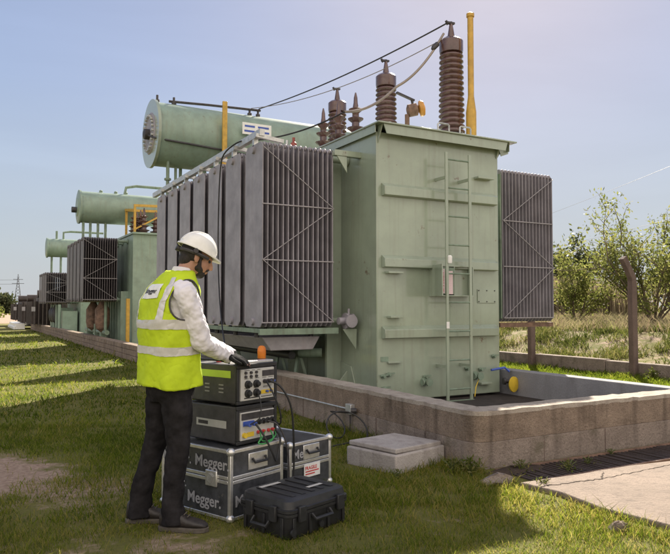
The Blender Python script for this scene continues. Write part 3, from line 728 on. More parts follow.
# conservator
CX0, CX1, CY, CZ, CR = 3.42, 8.2, 14.15, 4.99, 0.66
cons = MB().lathe([(CR * .98, -.0), (CR, .0), (CR, CX1 - CX0), (CR * .98, CX1 - CX0)], (CX0, CY, CZ), (1, 0, 0), 48).build('conservator', M['green2'], t1, angle=30)
MB().lathe([(CR + .05, -.03), (CR + .05, .03)], (CX0, CY, CZ), (1, 0, 0), 48).build('end_flange', M['green'], cons)
MB().lathe([(CR * .62, -.055), (CR * .66, -.031)], (CX0, CY, CZ), (1, 0, 0), 40).build('manhole_cover', M['rad'], cons)
mb = MB()
for k in range(24):
    a = 2 * math.pi * k / 24; mb.p().lathe([(.028, 0), (.028, .05)], (CX0 - .05, CY + CR * .55 * math.cos(a), CZ + CR * .55 * math.sin(a)), (-1, 0, 0), 6)
mb.build('cover_bolt', M['steel'], cons)
gz = MB().lathe([(.11, 0), (.11, .10), (.06, .12)], (CX0 - .055, CY, CZ - .02), (-1, 0, 0), 16).build('level_gauge', M['dark'], cons)
MB().box(4.70, 4.80, CY - CR - .12, CY - CR - .06, 3.62, CZ + CR + .02).build('yellow_post', M['ochre'], t1, bevel=.01)
cpts = [V(CX0 - .1, CY - .1, CZ - .06), V(CX0 - .04, CY - .5, CZ - .2)] + [V(x, CY - math.sqrt(max(0, (CR + .03) ** 2 - z_ * z_)), CZ + z_) for x, z_ in ((3.6, -.25), (4.0, -.27), (4.5, -.30), (5.0, -.33), (5.4, -.36))]
MB().tube(cpts, .02, 8).build('gauge_cable', M['dark'], cons)
tp = MB().tube([(3.75, CY - .1, CZ + CR + .05), (4.6, CY - .12, CZ + CR + .09), (5.8, CY - .14, CZ + CR + .13)], .028, 8)
for x in (3.5, 3.85, 5.55, 5.75): tp.lathe([(.05, 0), (.05, .06), (.025, .07), (.025, .16)], (x, CY - .12, CZ + CR - .02), n=10)
tp.build('top_pipe', M['dark'], cons)
lp = MB()
for x, y, r in ((3.70, 13.9, .035), (3.92, 14.1, .03), (4.08, 14.3, .035), (4.30, 14.0, .035), (4.55, 14.2, .07)):
    zb = CZ - math.sqrt(max(.01, CR * CR - (y - CY) ** 2)) + .02
    lp.p().tube([(x, y, 3.3), (x, y, zb)], r, 10)
    for z in (3.75, 4.0): lp.lathe([(r * 2.0, 0), (r * 2.0, .04)], (x, y, z), n=10)
lp.p().tube([(3.70, 13.9, 3.45), (4.9, 13.9, 3.45)], .04, 8)
lp.build('oil_pipe', M['green_dk'], cons)
lp = MB()
for x in (5.2, 7.4):
    lp.p().box(x, x + .12, CY - .4, CY - .28, RZ - .3, CZ - .45); lp.box(x, x + .12, CY + .28, CY + .4, RZ - .3, CZ - .45); lp.box(x - .002, x + .122, CY - .45, CY + .45, CZ - .62, CZ - .50)
lp.p().box(5.0, 7.6, CY - .45, CY - .35, 3.4, 3.55)
lp.build('support_frame', M['green_dk'], cons)
sg = MB().box(5.14, 5.80, CY - CR - .10, CY - CR - .085, CZ + .05, CZ + .30).build('sign', M['white'], cons)
mb = MB()
for z, x0_, x1_ in ((CZ + .225, 5.19, 5.42), (CZ + .225, 5.49, 5.74), (CZ + .12, 5.18, 5.42), (CZ + .12, 5.49, 5.75)): mb.p().box(x0_, x1_, CY - CR - .1025, CY - CR - .1012, z - .02, z + .022)
mb.build('sign_lettering', M['blue'], sg)
MB().p().box(5.25, 5.28, CY - CR - .085, CY - CR + .2, CZ + .1, CZ + .14).p().box(5.65, 5.68, CY - CR - .085, CY - CR + .2, CZ + .1, CZ + .14).build('sign_bracket', M['steel'], sg)

# low pipework beside the tank
lp = MB(); lp.tube([(4.35, 14.0, .72), (4.35, 8.9, .72), (4.6, 8.75, .72)], .07, 14)
for y in (9.1, 10.3, 11.6, 12.8): lp.lathe([(.11, 0), (.11, .035)], (4.35, y, .72), (0, 1, 0), 14)
lp.build('oil_main', M['green_dk'], t1)
MB().tube([(4.12, 8.75, .70), (4.12, 12.6, .70)], .055, 12).build('black_hose', M['black_rub'], t1)
ct = MB(); ct.prism([(3.62, 8.35, .80), (4.25, 8.35, .80), (4.36, 8.35, .98), (3.50, 8.35, .98)], (0, 3.8, 0))
ct.build('oil_trough', M['rad_edge'], t1, bevel=.01)
ct = MB()
for y in (8.9, 9.6, 10.4, 11.5, 12.7):
    ct.p().bar((4.20, y, .1), (4.35, y + .1, .78), .04, .04); ct.bar((4.5, y, .1), (4.35, y + .1, .78), .04, .04); ct.bar((4.1, y, .98), (4.84, y, .98), .05, .05)
ct.build('pipe_stand', M['green_dk'], t1)
ct = MB()
for y in (9.0, 9.9, 10.8): ct.p().lathe([(.05, 0), (.05, .1), (.03, .11), (.03, .16)], (4.30, y, .78), n=12)
ct.build('bleed_valve', M['steel'], t1)

# line conductors
def sag(a, b, n, s): return [Vector(a).lerp(Vector(b), i / n) - V(0, 0, s * 4 * (i / n) * (1 - i / n)) for i in range(n + 1)]
wr = MB().tube(sag((6.6, 8.25, 5.78), (6.6, 10.1, 5.80), 8, .03) + sag((6.6, 10.1, 5.80), (6.6, 11.9, 5.80), 8, .03)[1:] , .018, 6)
o = MB().tube(sag((6.55, 8.25, 5.80), (5.76, 14.0, 5.81), 22, 0.10), .012, 6).build('conductor', M['wire'], t1)
o = MB().tube(sag((6.6, 8.3, 5.62), (5.58, 14.0, 5.80), 22, .22), .007, 6).build('conductor', M['alucable'], t1)
def smooth_path(p, it=2):
    for _ in range(it):
        q = [p[0]]
        for a, b in zip(p[:-1], p[1:]): q += [a.lerp(b, .25), a.lerp(b, .75)]
        p = q + [p[-1]]
    return p
test_pts = sag((6.48, 8.28, 5.62), (5.62, 8.32, 4.66), 8, .12) + sag((5.62, 8.32, 4.66), (4.55, 8.0, 4.05), 8, .10)[1:]
lead = MB().tube(smooth_path(test_pts), .019, 8).build('test_lead', M['alucable'])
tag(lead, 'thick bare cable clamped to the top of the tallest bushing, hanging above the roof', 'cable')
MB().lathe([(.02, 0), (.04, .02), (.04, .12), (.02, .16)], test_pts[1], (-.7, 0, -.7), 10).build('clamp', M['dark'], lead)
low = sag((4.55, 8.0, 4.05), (3.36, 8.9, 3.70), 10, .10) + [V(3.30, 9.35, 3.62), V(3.29, 9.46, 3.45), V(3.28, 9.50, 2.9), V(3.26, 9.45, 2.0), V(3.15, 9.0, 1.25), V(2.85, 7.9, .75), V(2.4, 6.6, .62), V(2.0, 5.3, .80), V(1.85, 4.92, .92)]
o = MB().tube(smooth_path(low), .011, 6).build('test_lead', M['black_rub'])
tag(o, 'long black test lead drooping over the radiators down to the stacked instruments', 'cable')

shade_mb = MB(); shade_mb.box(4.75, 9.2, 17.8, 18.05, 0, 3.95)  # unseen wall, added to throw a shadow band across the left lawn
o = shade_mb.build('hidden_shade_wall', M['boxc'], bevel=.02); tag(o, 'plain concrete wall added unseen between the nearest two transformers to shade the lawn', 'wall')
# ---- second transformer --------------------------------------------------
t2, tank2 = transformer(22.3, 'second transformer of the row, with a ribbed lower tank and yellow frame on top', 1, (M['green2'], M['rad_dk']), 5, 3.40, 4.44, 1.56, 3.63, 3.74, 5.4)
MB().box(4.80, 7.15, 22.2, 27.8, 3.74, 3.80).build('roof', M['green2'], t2)
mb = MB()
for y in np.arange(22.9, 27.6, .42): mb.p().box(4.60, 4.839, y, y + .09, .15, 1.9)
mb.build('tank_rib', M['green2'], t2)
c2 = MB().lathe([(.50, -.02), (.54, 0), (.54, 4.2), (.5, 4.25)], (3.46, 24.5, 4.81), (1, 0, 0), 36).build('conservator', M['green2'], t2)
MB().lathe([(.58, -.02), (.58, .04)], (3.48, 24.5, 4.81), (1, 0, 0), 36).lathe([(.3, -.05), (.34, -.02)], (3.46, 24.5, 4.81), (1, 0, 0), 24).build('end_flange', M['green2'], c2)
MB().lathe([(.1, 0), (.1, .15)], (3.4, 24.5, 4.7), (-1, 0, 0), 12).build('level_gauge', M['dark'], c2)
mb = MB()
for x in (3.62, 3.85, 4.1, 4.35, 5.3): mb.p().tube([(x, 24.4, 3.5), (x, 24.4, 4.4)], .045 if x < 5 else .1, 8)
mb.p().tube([(5.0, 24.5, 5.33), (5.05, 24.5, 5.6), (5.4, 24.5, 5.68), (7.0, 24.5, 5.68)], .05, 8)
for x in (4.2, 4.7, 5.05): mb.p().lathe([(.06, 0), (.06, .1), (.03, .12)], (x, 24.5, 5.32), n=8)
mb.build('oil_pipe', M['green_dk'], c2)
for y in (22.6, 23.1, 23.6): small_bushing(t2, 5.25, y, 3.80, .85, .12)
for x in (5.0, 5.7): small_bushing(t2, x, 22.9, 3.80, .80, .12)
mb = MB()
for x in (4.9, 6.1):
    for y in (22.5, 23.8): mb.box(x, x + .07, y, y + .07, 3.80, 4.72)
mb.bar((4.9, 22.53, 4.70), (6.2, 22.53, 4.74), .08, .08); mb.bar((4.9, 23.83, 4.70), (6.2, 23.83, 4.74), .08, .08); mb.bar((4.93, 22.5, 4.55), (4.93, 23.9, 4.72), .08, .08)
mb.bar((4.9, 22.52, 3.9), (6.1, 22.52, 4.6), .05, .05)
mb.build('yellow_frame', M['ochre'], t2)
MB().box(4.62, 4.72, 22.1, 22.2, .10, 1.65).build('yellow_post', M['ochre'], t2)
mb = MB()
for y in (23.6, 25.4): mb.p().lathe([(.05, 0), (.2, .12), (.24, .3), (.24, .75), (.12, .95), (.05, 1.1)], (4.15, y, .55), n=16)
mb.build('oil_pump', M['rust'], t2)
mb = MB()
mb.p().tube([(4.2, 23.0, .55), (4.2, 27, .55)], .08, 10)
for y in (23.3, 24.4, 26.0): mb.p().tube([(4.2, y, .55), (4.2, y, 1.6)], .05, 8); mb.box(4.1, 4.3, y + .3, y + .5, .3, .8)
mb.build('lower_pipework', M['green_dk'], t2)

# ---- third transformer ---------------------------------------------------
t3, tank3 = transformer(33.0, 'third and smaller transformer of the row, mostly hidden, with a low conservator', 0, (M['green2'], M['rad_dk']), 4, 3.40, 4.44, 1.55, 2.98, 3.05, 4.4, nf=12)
c3 = MB().lathe([(.40, -.02), (.43, 0), (.43, 3.6), (.4, 3.62)], (3.46, 34.2, 4.15), (1, 0, 0), 30).build('conservator', M['green2'], t3)
MB().lathe([(.47, -.02), (.47, .04)], (3.48, 34.2, 4.15), (1, 0, 0), 30).build('end_flange', M['green2'], c3)
mb = MB()
for x in (3.7, 4.1, 5.2): mb.p().tube([(x, 34.2, 2.9), (x, 34.2, 3.8)], .05, 8)
mb.p().tube([(4.2, 34.2, 4.55), (4.2, 34.2, 4.9), (4.5, 34.2, 4.95), (6, 34.2, 4.95)], .05, 8); mb.p().tube([(3.9, 34.2, 4.55), (3.9, 34.2, 4.95)], .05, 8)
mb.build('oil_pipe', M['green_dk'], c3)
mb = MB(); mb.p().box(4.1, 4.75, 33.3, 33.9, .1, 1.2); mb.p().box(4.1, 4.7, 34.3, 34.8, .1, 1.35)
for y in (33.5, 34.5, 35.5, 36.4): mb.p().tube([(4.0, y, .2), (4.0, y, 1.5)], .07, 8)
mb.build('valve_cabinet', M['green2'], t3)
mb = MB()
for y in (35.2, 36.1): mb.p().lathe([(.05, 0), (.2, .12), (.24, .3), (.24, .6), (.05, .9)], (4.05, y, .6), n=12)
mb.build('oil_pump', M['dark'], t3)

# ---- old brown transformers at the far end -------------------------------
olds = [(40.0, 2.15, 'old dark brown transformer just beyond the third green one'), (46.5, 2.0, 'old dark brown transformer between two other brown ones in the distance'), (54.0, 2.05, 'old dark brown transformer at the very end of the row')]
for y, zt, lab in olds:
    r = thing('old_transformer', lab, 'transformer', (4.4, y, 0), 'old brown transformers at the far end')
    MB().box(3.9, 5.4, y + .3, y + 4.2, .15, zt - .25).build('tank', M['old'], r, bevel=.02)
    f = MB()
    for k in range(9):
        f.box(3.4, 3.9, y + .4 + .42 * k, y + .5 + .42 * k, .45, zt - .45)
    for k in range(8): f.box(3.5 + .2 * k, 3.56 + .2 * k, y, y + .3, .4, zt - .3)
    f.build('radiator', M['old'], r)
    MB().lathe([(.22, 0), (.22, 1.4)], (3.7, y + .6, zt - .05), (1, 0, 0), 16).box(4, 4.1, y + .5, y + .7, zt - .3, zt - .1).build('conservator', M['old'], r)
    b = MB()
    for k in range(3): b.p().lathe([(.08, 0), (.12, .05), (.06, .1), (.1, .15), (.05, .2), (.03, .35)], (4.3, y + 1.2 + .7 * k, zt - .25), n=10)
    b.build('bushing', M['porc'], r)
    MB().box(3.36, 3.55, y - .02, y - .005, 1.15, 1.4).build('notice_plate', M['rad_edge'], r)

# ------------------------------------------------------------------ instruments and cases
def frame_at(x, y, ang, z=0.0): return Matrix.Translation((x, y, z)) @ Matrix.Rotation(rad(ang), 4, 'Z')
def flight_case(root, T, W, D, zs, mlab, handle_front=True):
    """T: front corner, local x = along the end face (W), local y = along the long side (D); zs = base, split, top"""
    z0, zsplit, z1 = zs
    MB(T).box(.004, W - .004, .004, D - .004, z0 + .01, zsplit - .004).build('base', M['case'], root)
    MB(T).box(.004, W - .004, .004, D - .004, zsplit + .004, z1 - .004).build('lid', M['case'], root)
    e = MB(T); t = .026; s = .0035
    for (x, y) in ((0, 0), (W - t, 0), (0, D - t), (W - t, D - t)): e.p().box(x, x + t, y, y + t, z0 + .004, z1)
    for za in (z0 + .004, zsplit - .026, zsplit + .002, z1 - .024):
        for y in (0, D - t): e.p().box(t, W - t, y + .001, y + t - .001, za, za + .023)
        for x in (0, W - t): e.p().box(x + .001, x + t - .001, t, D - t, za, za + .023)
    e.build('aluminium_edge', M['alu'], root, bevel=.003)
    c = MB(T)
    for x in (0.012, W - .012):
        for y in (0.012, D - .012):
            for z in (z0 + .02, z1 - .012): c.p().ell((x, y, z), (.030, .030, .028), n=10, m=8)
    c.build('corner_cap', M['alu'], root)
    for q, (px, py, nx_, ny_) in enumerate([(0, D * .25, -1, 0), (0, D * .75, -1, 0)]):
        l = MB(T); l.box(-.012, .004, py - .055, py + .055, zsplit - .055, zsplit + .05); l.build('latch', M['alu'], root, bevel=.006)
        MB(T).bar((-.018, py - .02, zsplit - .01), (-.018, py + .02, zsplit + .01), .01, .05).build('latch_key', M['steel'], root)
    h = MB(T); zc = (z0 + zsplit) / 2 if z1 - z0 > .4 else (zsplit + z1) / 2
    zc = (zsplit + z1) / 2
    h.box(W * .5 - .09, W * .5 + .09, -.006, .004, zc - .055, zc + .055); h.build('handle_plate', M['alu'], root, bevel=.004)
    h = MB(T); h.tube([(W * .5 - .06, -.01, zc + .02), (W * .5 - .055, -.03, zc - .005), (W * .5 + .055, -.03, zc - .005), (W * .5 + .06, -.01, zc + .02)], .009, 8); h.build('handle', M['black_rub'], root)

CA = 23
Tc = frame_at(1.54, 4.19, CA)
fc = thing('flight_case', 'larger flight case with pale logos, under the two stacked instruments beside the worker', 'flight case', (1.7, 4.6, 0), 'flight cases on the grass')
flight_case(fc, Tc, .50, .70, (0.0, .262, .457), 'a')
def side_text(T, y0, z, size, body, par, x=-.0015):
    # on the long side (-x face): text runs from far (large y) to near
    def fn(c): return T @ Vector((x - c.z, y0 - c.x, z + c.y))
    text_obj(body, size, None, M['logo'], 'logo', par, fn, bold=size * .018)
side_text(Tc, .345, .325, .105, 'Megger.', fc); side_text(Tc, .685, .325, .095, 'Megger.', fc)
side_text(Tc, .42, .075, .105, 'Megger.', fc); side_text(Tc, .685, .165, .08, 'Megger.', fc)
def end_text(T, x0, z, size, body, par, y=-.0015):
    def fn(c): return T @ Vector((x0 + c.x, y - c.z, z + c.y))
    text_obj(body, size, None, M['logo'], 'logo', par, fn, bold=size * .018)
end_text(Tc, .04, .09, .10, 'Megger.', fc)

T2c = frame_at(2.14, 4.58, 21)
fc2 = thing('flight_case', 'smaller flight case with a red sticker, standing behind the black hard case', 'flight case', (2.35, 4.9, 0), 'flight cases on the grass')
flight_case(fc2, T2c, .47, .62, (0.0, .205, .372), 'b')
side_text(T2c, .36, .26, .09, 'Megger.', fc2)
end_text(T2c, .03, .255, .095, 'Megger.', fc2)
st = MB(T2c).box(.15, .33, -.0065, -.0045, .10, .20).build('sticker', M['white'], fc2)
def st_fn(c): return T2c @ Vector((.16 + c.x, -.0068 - c.z, .155 + c.y))
text_obj('FRAGILE', .036, None, M['red'], 'sticker_lettering', st, st_fn, bold=.001)
MB(T2c).p().box(.165, .315, -.0074, -.0066, .137, .146).p().box(.165, .27, -.0074, -.0066, .118, .127).build('sticker_line', M['red'], st)

# black moulded hard case in front
Tp = frame_at(1.715, 3.68, 20)
hc = thing('hard_case', 'black moulded hard case with ribbed lid lying in front of the flight cases', 'case', (1.95, 4.0, 0))
def rrect(x0, x1, y0, y1, r, z, n=5):
    out = []
    for cx, cy, a0 in ((x1 - r, y1 - r, 0), (x0 + r, y1 - r, 90), (x0 + r, y0 + r, 180), (x1 - r, y0 + r, 270)):
        for k in range(n + 1):
            a = rad(a0 + 90 * k / n); out.append(V(cx + r * math.cos(a), cy + r * math.sin(a), z))
    return out
W, D = .545, .445
MB(Tp).loft([rrect(.02, W - .02, .02, D - .02, .05, .0), rrect(.01, W - .01, .01, D - .01, .05, .02), rrect(.004, W - .004, .004, D - .004, .05, .135), rrect(-.006, W + .006, -.006, D + .006, .05, .138), rrect(-.006, W + .006, -.006, D + .006, .05, .155)]).build('base', M['black_pl'], hc)
MB(Tp).loft([rrect(-.006, W + .006, -.006, D + .006, .05, .159), rrect(-.006, W + .006, -.006, D + .006, .05, .176), rrect(.004, W - .004, .004, D - .004, .05, .18), rrect(.012, W - .012, .012, D - .012, .05, .222), rrect(.03, W - .03, .03, D - .03, .045, .234)]).build('lid', M['black_pl'], hc)
r = MB(Tp)
for k in range(5): r.p().box(.09 + .085 * k, .125 + .085 * k, .06, D - .06, .2345, .240)
r.build('lid_rib', M['black_pl'], hc, bevel=.003)
for x in (.10, W - .10):
    MB(Tp).box(x - .03, x + .03, -.026, -.004, .10, .195).build('latch', M['black_rub'], hc, bevel=.006)
for y in (.12, D - .12):
    MB(Tp).box(-.026, -.004, y - .03, y + .03, .10, .195).build('latch', M['black_rub'], hc, bevel=.006)
MB(Tp).tube([(W * .5 - .08, -.005, .125), (W * .5 - .075, -.035, .10), (W * .5 + .075, -.035, .10), (W * .5 + .08, -.005, .125)], .012, 8).build('handle', M['black_rub'], hc)
MB(Tp).tube([(-.005, D * .5 - .07, .10), (-.035, D * .5 - .065, .07), (-.035, D * .5 + .065, .07), (-.005, D * .5 + .07, .10)], .012, 8).build('handle', M['black_rub'], hc)
MB(Tp).p().lathe([(.02, 0), (.02, .012)], (W * .5, -.006, .05), (0, -1, 0), 12).p().lathe([(.022, 0), (.022, .012)], (.03, -.004, .05), (0, -1, 0), 12).build('pressure_valve', M['black_rub'], hc)
r = MB(Tp)
for x in (.05, .19, W - .19, W - .05): r.p().box(x - .012, x + .012, -.002, .006, .01, .13)
for y in (.06, .22, D - .06): r.p().box(-.002, .006, y - .012, y + .012, .01, .13)
r.build('side_rib', M['black_pl'], hc, bevel=.003)
MB(Tp).box(.10, .27, .34, .372, .2402, .2408).build('paper_label', M['panel'], hc)
MB(Tp).box(.30, .43, .12, .150, .2402, .2408).build('paper_label', M['panel'], hc)

# two stacked black instruments
def instrument(name, label, T, z0, z1, W, D, lime):
    root = thing(name, label, 'instrument', tuple(T @ V(W / 2, D / 2, z0)), 'instruments in the stack')
    mb = MB(T); mb.box(0, W, 0.012, D, z0 + .012, z1); mb.build('body', M['inst'], root, bevel=.008)
    mb = MB(T); mb.box(-.004, W + .004, -.004, .012, z0 + .006, z0 + .03); mb.box(-.004, W + .004, -.004, .012, z1 - .024, z1 + .004)
    mb.box(-.004, .02, -.004, .012, z0 + .03, z1 - .024); mb.box(W - .02, W + .004, -.004, .012, z0 + .03, z1 - .024); mb.build('front_frame', M['black_rub'], root, bevel=.004)
    f = MB(T)
    for x in (.05, W - .05):
        for y in (.08, D - .08): f.p().lathe([(.02, 0), (.018, .014)], (x, y, z0 - .0), n=10)
    f.build('foot', M['black_rub'], root)
    return root
TI = Tc @ Matrix.Translation((.11, .06, 0))
WI, DI = .38, .52
lo = instrument('test_instrument', 'lower black instrument in the stack, with blue and green plugs in its panel', TI, .458, .715, WI, DI, False)
up = instrument('test_instrument', 'upper black instrument in the stack, with round black knobs, a lime label and vent slots', TI, .722, .992, WI, DI, True)
# lower panel
p = MB(TI).box(.03, WI - .03, -.007, .012, .49, .675).build('control_panel', M['panel'], lo, bevel=.003)
MB(TI).box(.035, WI - .035, -.010, -.0075, .625, .668).build('display_strip', M['dark'], p)
k = MB(TI)
for i in range(4): k.p().lathe([(.02, 0), (.02, .01), (.012, .012), (.012, .03)], (.20 + .042 * i, -.007, .60), (0, -1, 0), 12)
k.build('socket', M['black_rub'], p)
MB(TI).p().box(.05, .15, -.014, -.0075, .585, .615).p().lathe([(.016, 0), (.016, .05)], (.07, -.007, .60), (0, -1, 0), 10).p().lathe([(.016, 0), (.016, .05)], (.12, -.007, .60), (0, -1, 0), 10).build('blue_plug', M['blue'], p)
MB(TI).p().lathe([(.018, 0), (.018, .02)], (.06, -.007, .525), (0, -1, 0), 12).p().box(.09, .15, -.012, -.0075, .51, .54).build('yellow_marking', M['yellow'], p)
k = MB(TI)
for x in (.19, .24, .29, .33): k.p().lathe([(.012, 0), (.012, .018)], (x, -.007, .53), (0, -1, 0), 10)
k.build('socket', M['red'], p)
MB(TI).box(-.0025, -.0005, .10, .40, .565, .615).build('pale_label', M['panel'], lo)
MB(TI).box(-.0032, -.0026, .28, .38, .578, .602).build('label_logo', M['dark'], lo)
# upper panel
p = MB(TI).box(.03, WI - .03, -.007, .012, .752, .962).build('control_panel', M['panel'], up, bevel=.003)
for x in (.09, .17):
    for z in (.80, .86):
        MB(TI).lathe([(.027, 0), (.027, .012), (.018, .014), (.016, .034), (.004, .036)], (x, -.007, z), (0, -1, 0), 16).build('knob', M['black_rub'], p)
k = MB(TI)
for i in range(3):
    for z in (.912, .938): k.p().lathe([(.010, 0), (.010, .012)], (.07 + .05 * i, -.007, z), (0, -1, 0), 10)
for i in range(3): k.p().lathe([(.014, 0), (.014, .022)], (.25 + .035 * i, -.007, .87), (0, -1, 0), 10)
k.p().box(.23, .35, -.0095, -.0075, .905, .945)
k.build('switch', M['dark'], p)
MB(TI).box(.22, .34, -.0095, -.0075, .785, .812).build('yellow_marking', M['yellow'], p)
MB(TI).p().box(.06, .20, -.0085, -.0075, .765, .772).p().box(.22, .33, -.0085, -.0075, .765, .770).build('panel_print', M['ink'], p)
MB(TI).box(-.0025, -.0005, .06, .42, .905, .952).build('lime_label', M['lime'], up)
pr = MB(TI)
for x, z, l_ in ((.06, .952, .05), (.13, .952, .03), (.18, .952, .03), (.06, .896, .04), (.11, .896, .03), (.16, .896, .04), (.23, .895, .04), (.29, .895, .05), (.06, .832, .05), (.15, .832, .05), (.24, .835, .08), (.24, .828, .05)):
    pr.p().box(x, x + l_, -.0082, -.0072, z, z + .003)
pr.build('panel_print', M['ink'], p)
rv = MB(TI)
for x in (.04, WI - .04):
    for z in (.760, .953): rv.p().lathe([(.005, 0), (.005, .003)], (x, -.007, z), (0, -1, 0), 8)
rv.build('panel_screw', M['steel'], p)
tl = MB(TI)
for x, z in ((.30, .868), (.335, .868), (.27, .80), (.31, .80)): tl.p().lathe([(.009, 0), (.009, .02), (.006, .022)], (x, -.007, z + .0), (0, -1, 0), 8)
tl.build('test_socket', M['blue'], p)
v = MB(TI)
for y in (.12, .15, .27, .30):
    pass
for y0_ in (.13, .27):
    for z in (.80, .825, .85): v.p().box(-.003, -.0005, y0_, y0_ + .045, z, z + .009)
v.build('vent_slot', M['rad_edge'], up)
MB(TI).tube([(.02, .5, .998), (.02, .5, 1.018), (.02, .1, 1.018), (.02, .1, .998)], .008, 8).build('carry_handle', M['black_rub'], up)
MB(TI).box(.06, WI - .01, .02, .09, .9925, 1.012).build('top_lip', M['alu'], up, bevel=.004)
bc = thing('beacon', 'amber warning beacon standing on top of the upper instrument', 'beacon', tuple(TI @ V(.375, .14, .995)))
MB(TI).lathe([(.036, 0), (.036, .018), (.03, .02)], (.375, .14, .9925), n=16).build('base', M['black_rub'], bc)
MB(TI).lathe([(.030, 0), (.031, .05), (.028, .075), (.018, .088), (.002, .092)], (.375, .14, 1.0125), n=18).build('lens', M['orange'], bc)
es = MB(TI).lathe([(.020, 0), (.020, .015), (.012, .016), (.018, .03), (.016, .04)], (.14, .33, .9925), n=12).build('emergency_stop', M['red'], up)
# leads
def lead(pts, r, m, label):
    o = MB(TI).tube(smooth_path([V(*q) for q in pts]), r, 6).build('instrument_lead', m); tag(o, label, 'cable', 'leads plugged into the instruments'); return o
lead([(.285, -.03, .87), (.33, -.09, .84), (.40, -.13, .70), (.43, -.12, .50), (.46, -.10, .30), (.44, -.10, .05), (.50, -.13, .02)], .008, M['black_rub'], 'thick black lead falling past the right side of the lower instrument to the ground')
lead([(.25, -.03, .87), (.24, -.10, .80), (.30, -.12, .66), (.32, -.10, .56), (.32, -.035, .60)], .006, M['black_rub'], 'black lead joining the upper panel to the lower panel at the right')
lead([(.17, -.03, .80), (.15, -.08, .72), (.12, -.10, .64), (.10, -.08, .62), (.07, -.055, .60)], .004, M['black_rub'], 'thin black lead hanging from a knob down to the blue plug')
lead([(.12, -.055, .60), (.15, -.11, .52), (.20, -.14, .40), (.24, -.13, .33), (.30, -.09, .36), (.36, -.07, .48), (.32, -.05, .53)], .007, M['black_rub'], 'black lead looping down in front of the larger flight case')
lead([(.19, -.03, .53), (.14, -.09, .50), (.09, -.10, .475), (.16, -.11, .465), (.26, -.10, .485), (.29, -.03, .53)], .005, M['greenwire'], 'green lead curled in front of the lower panel')
lead([(.24, -.03, .53), (.17, -.08, .515), (.13, -.09, .49), (.20, -.10, .475), (.30, -.08, .50), (.33, -.03, .53)], .004, M['greenwire'], 'thinner green lead looped inside the curled green one')
lead([(.26, -.035, .60), (.30, -.10, .58), (.37, -.12, .42), (.39, -.12, .2), (.36, -.12, .03)], .006, M['dark'], 'dark grey lead running down beside the loop to the ground')
o = MB().tube(smooth_path([V(2.15, 5.2, .02), V(2.3, 5.4, .02), V(2.7, 5.45, .02), V(3.0, 5.7, .02), V(3.2, 5.9, .02)]), .008, 6).build('ground_lead', M['black_rub'])
tag(o, 'black lead lying in the grass between the smaller flight case and the coil', 'cable')

# ------------------------------------------------------------------ the worker
TM = Matrix.Translation((1.144, 4.335, 0)) @ Matrix.Rotation(-HEAD, 4, 'Z')      # local x = right in view, y = away
man = thing('person', 'worker in yellow vest, white hard hat and black trousers, gloved hand on the instruments', 'person', (1.144, 4.335, 0))
F_ = V(.766, .643, 0); L_ = V(-.643, .766, 0); UP = V(0, 0, 1)
def ring(c, a, b, n=40, ex=2.3, u=None, v=None):
    u = u or L_; v = v or F_; c = Vector(c); out = []
    for k in range(n):
        t = 2 * math.pi * k / n; ct, stt = math.cos(t), math.sin(t)
        out.append(c + u * (a * math.copysign(abs(ct) ** (2 / ex), ct)) + v * (b * math.copysign(abs(stt) ** (2 / ex), stt)))
    return out
def limb(pts, radii, n=16): # finely interpolated tapering tube
    p = [Vector(q) for q in pts]; P_, R_ = [], []
    for i in range(len(p) - 1):
        for k in range(6):
            t = k / 6; P_.append(p[i].lerp(p[i + 1], t)); R_.append(radii[i] * (1 - t) + radii[i + 1] * t)
    P_.append(p[-1]); R_.append(radii[-1])
    for _ in range(3):
        P_ = [P_[0]] + [(P_[i - 1] + P_[i] * 2 + P_[i + 1]) / 4 for i in range(1, len(P_) - 1)] + [P_[-1]]
    return P_, R_
def remesh(o, vox, sm=4, f=0.6):
    r = o.modifiers.new('remesh', 'REMESH'); r.mode = 'VOXEL'; r.voxel_size = vox; r.use_smooth_shade = True
    s = o.modifiers.new('smooth', 'SMOOTH'); s.factor = f; s.iterations = sm
    return o
TEX = {}
def wrinkle(o, size, strength, depth=2):
    key = (size, depth)
    if key not in TEX:
        t = bpy.data.textures.new('folds', 'CLOUDS'); t.noise_scale = size; t.noise_depth = depth; TEX[key] = t
    d = o.modifiers.new('folds', 'DISPLACE'); d.texture = TEX[key]; d.strength = strength; d.mid_level = 0.5; d.texture_coords = 'LOCAL'
    return o

SH_R, EL_R, WR_R = V(.165, -.165, 1.475), V(.258, -.10, 1.155), V(.378, .125, 1.062)  # worker's joints worked out from image pixels at an assumed depth, kept as numbers
SH_L, EL_L, WR_L = V(-.07, .20, 1.475), V(.17, .30, 1.16), V(.38, .25, 1.06)
HIP_R, KN_R, AN_R = V(.088, -.05, .90), V(.108, -.06, .50), V(.085, -.07, .10)
HIP_L, KN_L, AN_L = V(-.02, .085, .90), V(-.075, .10, .50), V(-.165, .09, .10)
HC = V(.190, .045, 1.700)
HD = Euler((0, rad(22), rad(24))).to_matrix()          # head looks right, slightly away, tipped down
